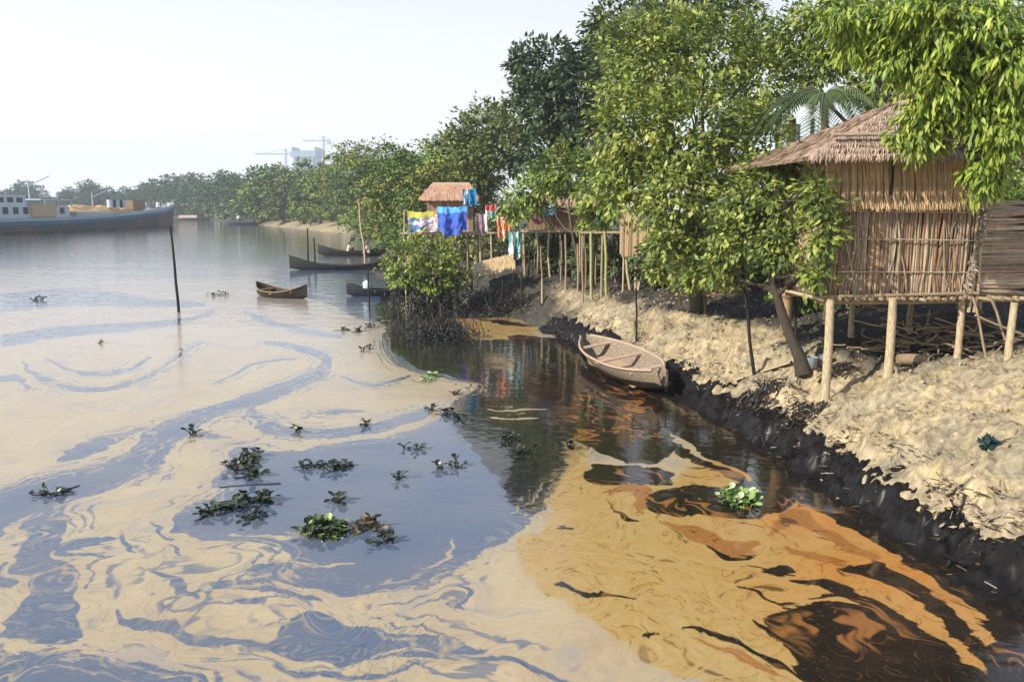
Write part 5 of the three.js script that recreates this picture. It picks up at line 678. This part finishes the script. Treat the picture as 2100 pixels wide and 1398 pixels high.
// ---------------------------------------------------------------- the ship, far boats, far works
{
  const D = 205, bx = (358 - 1050) / F * D, t = thing('cargo_ship', 'long dark-hulled cargo ship with tan cargo and a white deckhouse', 'ship', V(bx, 0, -D), Math.PI / 2 - 0.027), r = RNG(88);   // bow at x = 0
  const L = 92, sec = (s, y) => { const a = clamp(s / 16), hb = 5.2 * Math.pow(a, 0.55) * (y < 0 ? 0.9 : 1) * (s > L - 6 ? 1 - 0.12 * (s - L + 6) / 6 : 1); return Math.max(0.08, hb * (0.82 + 0.18 * clamp(y / 3))); }, sheer = (s) => 2.2 + 3.0 * Math.pow(clamp(1 - s / 62), 1.8);
  const band = (y0, y1, col, out = 0, rust = false) => { const g = new GB(), N = 46; for (const sd of [-1, 1]) for (let k = 0; k < N; k++) { const s0 = L * Math.pow(k / N, 1.3), s1 = L * Math.pow((k + 1) / N, 1.3), rake = (s, y) => -s + (s < 3 ? (y - 2.5) * 0.35 * (1 - s / 3) : 0), q = (s, f) => { const y = f(s); return V(rake(s, y), y, sd * (sec(s, y) + out)); }; const a = q(s0, y0), b = q(s1, y0), c = q(s1, y1), d = q(s0, y1); const ru = rust ? sst(0.15, 0.5, n2(s0 * 0.13, sd * 3 + y0(s0))) * 0.75 : 0, cc = col.map((v, m) => lerp(v, [0.20, 0.085, 0.035][m], ru)); sd > 0 ? g.quad(b, a, d, c, cc) : g.quad(a, b, c, d, cc); } return g; };
  add(t, 'hull', band(() => -0.6, () => 0.35, [0.06, 0.055, 0.06], 0, true).geo(), MAT.paint); add(t, 'topside', band(() => 0.35, (s) => sheer(s) - 0.75, [0.075, 0.075, 0.085], 0, true).quad(V(-L, -0.6, 4.6), V(-L, -0.6, -4.6), V(-L, 2, -4.9), V(-L, 2, 4.9), [0.07, 0.07, 0.08]).geo(), MAT.paint);
  add(t, 'blue_strake', band((s) => sheer(s) - 0.75, (s) => sheer(s) - 0.2, [0.04, 0.20, 0.36], 0.03).geo(), MAT.paint);
  add(t, 'bulwark', band((s) => sheer(s) - 0.2, (s) => sheer(s) + 0.45, [0.42, 0.50, 0.56], 0.01).geo(), MAT.paint);
  const dk = new GB(); for (let k = 0; k < 30; k++) { const s0 = L * k / 30 + 0.3, s1 = L * (k + 1) / 30; dk.quad(V(-s1, sheer(s1) - 0.1, sec(s1, 3)), V(-s0, sheer(s0) - 0.1, sec(s0, 3)), V(-s0, sheer(s0) - 0.1, -sec(s0, 3)), V(-s1, sheer(s1) - 0.1, -sec(s1, 3)), [0.22, 0.24, 0.25]); } add(t, 'deck', dk.geo(), MAT.paint);
  const hc = new GB(); hc.box(-49, 2.2, -3.8, -18, 3.6, 3.8, [0.30, 0.36, 0.40]); add(t, 'hatch_coaming', hc.geo(), MAT.paint);
  const cg = new GB(), hz = (x, z) => 3.6 + (1.0 + 0.6 * n2(x * 0.25, z * 0.3)) * (1 - Math.pow(Math.abs(z) / 3.8, 2)) * sst(-49, -46, x) * sst(-18, -21, x); for (let x = -49; x < -18; x += 1) for (let z = -3.8; z < 3.7; z += 0.76) cg.quad(V(x, hz(x, z + 0.76), z + 0.76), V(x + 1, hz(x + 1, z + 0.76), z + 0.76), V(x + 1, hz(x + 1, z), z), V(x, hz(x, z), z), tone([0.50, 0.31, 0.11], 0.7, 0.5, r)); add(t, 'cargo_heap', cg.geo(), MAT.paint);
  add(t, 'wooden_crate', new GB().box(-26, 4.0, 0.5, -20.5, 6.0, 3.4, [0.26, 0.15, 0.07]).geo(), MAT.paint);
  for (let k = 0; k < 5; k++) add(t, 'oil_drum', new THREE.CylinderGeometry(0.55, 0.55, 1.6, 12), new THREE.MeshStandardMaterial({ color: k % 2 ? lin(0.02, 0.03, 0.04) : lin(0.55, 0.58, 0.6), roughness: 0.6 }), V(-29 - k * 1.4, 5.2, 2.8));
  const dh = add(t, 'deckhouse', new GB().box(-76, 2.0, -4.2, -52, 4.6, 4.2, [0.50, 0.55, 0.58]).box(-75, 4.6, -3.6, -64, 6.4, 3.6, [0.50, 0.57, 0.60]).geo(), MAT.paint);
  for (let k = 0; k < 8; k++) add(dh, 'window', new GB().box(-74 + k * 2.7, 3.3, 4.2, -72.6 + k * 2.7, 4.4, 4.24, [0.02, 0.03, 0.04]).geo(), MAT.paint); for (let k = 0; k < 4; k++) add(dh, 'window', new GB().box(-74 + k * 2.5, 5.2, 3.6, -72.4 + k * 2.5, 6.0, 3.64, [0.02, 0.025, 0.03]).geo(), MAT.paint);
  add(t, 'awning', new GB().box(-60, 5.7, -3.8, -50, 5.85, 3.8, [0.55, 0.63, 0.70]).geo(), MAT.paint); for (let k = 0; k < 5; k++) add(t, 'awning_post', new GB().box(-58.6 + k * 2.1, 4.6, 3.5, -58.45 + k * 2.1, 5.7, 3.65, [0.5, 0.55, 0.6]).geo(), MAT.paint);
  add(t, 'tan_tarpaulin', new GB().box(-64, 2.8, 4.25, -57, 4.9, 4.6, [0.50, 0.36, 0.20]).geo(), MAT.paint);
  for (const [x, h] of [[-57, 9.2], [-36, 7.4]]) add(t, 'mast', new GB().tube([V(x, 3, 0), V(x, h, 0)], [0.16, 0.1], 7, [0.4, 0.45, 0.5]).tube([V(x, h - 1, 0), V(x + 4, h + 0.8, 1.5)], 0.09, 5, [0.35, 0.4, 0.42]).geo(), MAT.paint);
  for (let k = 0; k < 14; k++) { const s = 1.5 + k * 1.2; for (const sd of [-1, 1]) add(t, 'rail_post', new GB().tube([V(-s, sheer(s) + 0.4, sd * sec(s, 3)), V(-s, sheer(s) + 1.2, sd * sec(s, 3))], 0.05, 5, [0.6, 0.62, 0.6]).geo(), MAT.paint); }
  add(t, 'windlass', new GB().box(-9, sheer(8) - 0.1, -1, -7.2, sheer(8) + 0.9, 1, [0.05, 0.05, 0.05]).geo(), MAT.paint);
  for (const [x, c] of [[-12, [0.7, 0.7, 0.68]], [-6, [0.72, 0.72, 0.7]]]) add(t, 'white_bollard', new THREE.CylinderGeometry(0.4, 0.45, 1.1, 12), new THREE.MeshStandardMaterial({ color: lin(...c), roughness: 0.6 }), V(x, sheer(8) + 0.6, 2.4));
}
for (const [px, py, w, label, hc, cc, turn] of [[392, 452, 74, 'far moored boat with a pinkish canopy right of the ship bow', [0.10, 0.07, 0.07], [0.50, 0.36, 0.32], 0.15], [508, 461, 84, 'far dark moored boat before the wooded bank', [0.035, 0.035, 0.055], [0.05, 0.055, 0.07], 0.1]]) {
  const p = G(px, py), D = -p.z, L = w / F * D; p.y = -0.3; const t = thing('moored_boat', label, 'boat', p, turn), g = hullGeo(L, L * 0.22, L * 0.09, { rise: L * 0.07, rocker: 0.2, wall: 0.1 }); g.userData = {}; add(t, 'hull', g, std(...hc, 0.5));
  const cg = new GB(); for (let k = 0; k < 10; k++) { const a = Math.PI * k / 10, b = Math.PI * (k + 1) / 10, R = L * 0.09, q = (an, x) => V(x, L * 0.085 + Math.sin(an) * R * 0.9, Math.cos(an) * R); cg.quad(q(a, -L * 0.32), q(b, -L * 0.32), q(b, L * 0.16), q(a, L * 0.16)); } add(t, 'canopy', cg.geo(), std(...cc, 0.8)); add(t, 'thwart', new GB().box(L * 0.24, L * 0.08, -L * 0.09, L * 0.28, L * 0.095, L * 0.09).geo(), MAT.wood);
  if (px > 450) add(t, 'white_drum', new THREE.SphereGeometry(L * 0.045, 14, 10), new THREE.MeshStandardMaterial({ color: lin(0.8, 0.8, 0.8), roughness: 0.5 }), V(-L * 0.2, L * 0.2, L * 0.06));
}
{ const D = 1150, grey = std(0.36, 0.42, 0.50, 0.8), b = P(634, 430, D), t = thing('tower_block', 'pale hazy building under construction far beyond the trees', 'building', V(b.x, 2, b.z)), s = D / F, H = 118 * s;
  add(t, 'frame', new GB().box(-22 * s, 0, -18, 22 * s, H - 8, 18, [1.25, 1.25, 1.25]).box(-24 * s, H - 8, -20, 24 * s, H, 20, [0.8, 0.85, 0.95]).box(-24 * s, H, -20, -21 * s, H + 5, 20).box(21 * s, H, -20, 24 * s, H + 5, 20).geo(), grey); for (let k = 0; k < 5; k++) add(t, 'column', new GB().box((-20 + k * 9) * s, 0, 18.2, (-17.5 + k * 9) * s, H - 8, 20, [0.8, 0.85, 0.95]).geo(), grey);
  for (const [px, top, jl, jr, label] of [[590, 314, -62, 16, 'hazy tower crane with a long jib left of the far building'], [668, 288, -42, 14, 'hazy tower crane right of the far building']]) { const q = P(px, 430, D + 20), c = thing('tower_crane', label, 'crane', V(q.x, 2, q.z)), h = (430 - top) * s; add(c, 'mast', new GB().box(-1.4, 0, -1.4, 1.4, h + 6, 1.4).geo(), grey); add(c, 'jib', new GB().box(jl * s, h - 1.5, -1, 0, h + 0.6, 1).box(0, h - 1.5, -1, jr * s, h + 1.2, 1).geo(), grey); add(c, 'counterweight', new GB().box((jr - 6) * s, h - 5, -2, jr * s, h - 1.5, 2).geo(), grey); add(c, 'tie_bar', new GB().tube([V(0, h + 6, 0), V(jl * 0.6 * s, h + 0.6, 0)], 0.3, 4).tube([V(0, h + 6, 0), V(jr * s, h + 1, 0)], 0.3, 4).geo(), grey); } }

// ---------------------------------------------------------------- water hyacinths
{
  const r = RNG(555), lg = [];
  for (let k = 0; k < 3; k++) { // a stalk and a round cupped leaf
    const g = new GB(), h = 0.05 + 0.035 * k, lean = V(0.05 + 0.02 * k, h, 0); g.tube([V(0, -0.02, 0), V(0.015, h * 0.5, 0), lean], [0.011, 0.013, 0.006], 5, [0.6, 0.8, 0.5]);
    const n = 9, c = lean.clone().add(V(0.045, 0.012, 0)), rim = []; for (let i = 0; i < n; i++) { const a = i / n * 6.283; rim.push(lean.clone().add(V(0.055 + 0.068 * Math.cos(a) * (1 - 0.1 * Math.cos(a)), 0.03 + 0.02 * Math.cos(a) + 0.012 * Math.sin(a) ** 2, 0.058 * Math.sin(a)))); } for (let i = 0; i < n; i++) g.tri(c, rim[(i + 1) % n], rim[i]); lg.push(g.geo());
  }
  const darks = [[0.018, 0.026, 0.012], [0.03, 0.042, 0.016], [0.012, 0.013, 0.011], [0.05, 0.07, 0.025]].map((c) => std(...c, 0.25)), greens = [[0.16, 0.26, 0.05], [0.22, 0.32, 0.08], [0.10, 0.17, 0.04], [0.42, 0.48, 0.28]].map((c) => std(...c, 0.35)), browns = [[0.12, 0.09, 0.05], [0.03, 0.03, 0.02], [0.2, 0.15, 0.1]].map((c) => std(...c, 0.4));
  // [label, [x, y, how many leaves, spread in px] ..., tones, scale]
  const clumps = [
    ['dark hyacinth raft with floating twigs left of the calm pool', [[500, 950, 12, 26], [480, 962, 6, 16], [520, 975, 9, 22], [520, 935, 4, 30]], darks, 1.1], ['large dark hyacinth raft with a curved stem in the calm pool', [[430, 1055, 8, 22], [470, 1045, 12, 24], [500, 1028, 10, 18], [540, 1030, 12, 15], [515, 1063, 8, 20]], darks, 1.05],
    ['largest hyacinth cluster with green leaves and brown stems in the calm pool', [[640, 1092, 14, 22], [665, 1080, 14, 26], [690, 1092, 14, 24], [660, 1100, 8, 34]], darks.concat(greens.slice(0, 2)), 1.1], ['brown dying hyacinth beside the largest green cluster', [[745, 1085, 8, 24], [770, 1082, 5, 16]], browns, 1.1], ['small dark sprig right below the largest hyacinth cluster', [[790, 1113, 7, 18]], darks, 1],
    ['upright hyacinth sprig above the largest cluster', [[691, 1030, 6, 7]], darks, 1.15], ['row of dark hyacinth leaves across the middle of the calm pool', [[620, 960, 2, 6], [640, 958, 4, 8], [664, 957, 4, 8], [685, 964, 6, 12], [704, 958, 6, 10]], darks, 1], ['dark hyacinth pair near the tree reflection in the pool', [[900, 962, 4, 10], [935, 956, 6, 14]], darks, 1],
    ['small dark hyacinth specks above the row in the pool', [[833, 918, 2, 8], [856, 922, 4, 10]], darks, 0.9], ['single dark hyacinth tuft alone in the open pool', [[818, 982, 4, 6]], darks, 0.9], ['dark hyacinth group on the pale sheen above the pool', [[885, 842, 4, 10], [918, 850, 8, 16], [940, 856, 5, 14]], darks, 1], ['small dark hyacinth nearest the shrub reflection', [[933, 809, 5, 12]], darks, 0.95],
    ['dark hyacinth specks in the blue channel at the left edge', [[92, 1014, 3, 8], [112, 1014, 4, 9], [126, 1006, 3, 6]], darks, 0.95], ['dark leaf mat at the head of the blue channel', [[396, 890, 5, 12]], darks, 1], ['dark and white hyacinth in the beige swirl above the pool', [[608, 884, 5, 10]], darks.concat([greens[3]]), 1], ['dark hyacinth right of the beige swirl above the pool', [[751, 872, 5, 8]], darks, 0.95],
    ['floating dark weed in open water left of the rowing boat', [[438, 606, 6, 12], [458, 606, 5, 10]], darks, 1.5], ['small dark weed far left on the open water', [[72, 616, 4, 8], [84, 615, 3, 6]], darks, 1.4], ['dark spot of weed on the pale film left of the mooring pole', [[203, 704, 4, 5]], darks, 1], ['dark weed stretched along the water below the small canoe', [[702, 678, 4, 8], [735, 680, 6, 14], [760, 672, 5, 12], [786, 664, 5, 10]], darks, 1.3], ['dark speck of weed below the stretched weed line', [[760, 716, 4, 7], [744, 722, 2, 6]], darks, 1.1],
    ['pale green weed in the shallows below the mangrove roots', [[870, 780, 8, 22], [888, 774, 6, 12]], greens, 1], ['bright pale green plant growing out of the black oil by the shore', [[1500, 1022, 26, 26], [1535, 1024, 20, 24], [1515, 1034, 12, 36]], greens, 1.0], ['black oil-coated plants among the reflections near the bank', [[1045, 900, 10, 20], [1070, 930, 8, 30]], darks, 1.0], ['black oil-coated plant beside the upper dark slick', [[1170, 920, 6, 10]], darks, 0.9],
  ];
  for (const [label, spots, mats, sc] of clumps) {
    const c = G(spots[0][0], spots[0][1]), t = thing('water_hyacinth', label, 'hyacinth', c, 0, 'water hyacinths adrift on the river');
    for (const [px, py, n, sp] of spots) { const o = G(px, py), w = sp / F * -o.z; for (let k = 0; k < n * 2.4; k++) { const m = add(t, 'leaf', lg[Math.floor(r() * 3)], mats[Math.floor(r() * mats.length)], V(o.x - c.x + gauss(r) * w * 0.8, 0, o.z - c.z + gauss(r) * w * 0.9)); m.rotation.set(gauss(r) * 0.5, r() * 6.28, gauss(r) * 0.5); m.scale.setScalar(sc * (0.4 + 0.45 * r())); } }
    if (spots.length > 2) for (let k = 0; k < 3; k++) { const o = G(spots[k % spots.length][0], spots[k % spots.length][1]).sub(c), a = r() * 3; add(t, 'stem', new GB().tube(bend(o.clone().add(V(-0.25 * Math.cos(a), 0.012, -0.25 * Math.sin(a))), o.clone().add(V(0.3 * Math.cos(a), 0.02, 0.3 * Math.sin(a))), r, 0.12, 5), 0.009, 5).geo(), darks[2]); }
  }
  const s0 = G(450, 1000), s1 = G(575, 992), st = thing('floating_stick', 'thin dark stick floating between the two dark hyacinth rafts', 'stick', s0); add(st, 'stem', new GB().tube(bend(V(0, 0.005, 0), s1.sub(s0).add(V(0, 0.01, 0)), r, 0.03), 0.01, 6).geo(), MAT.darkbark);
}
renderer.render(scene, camera);
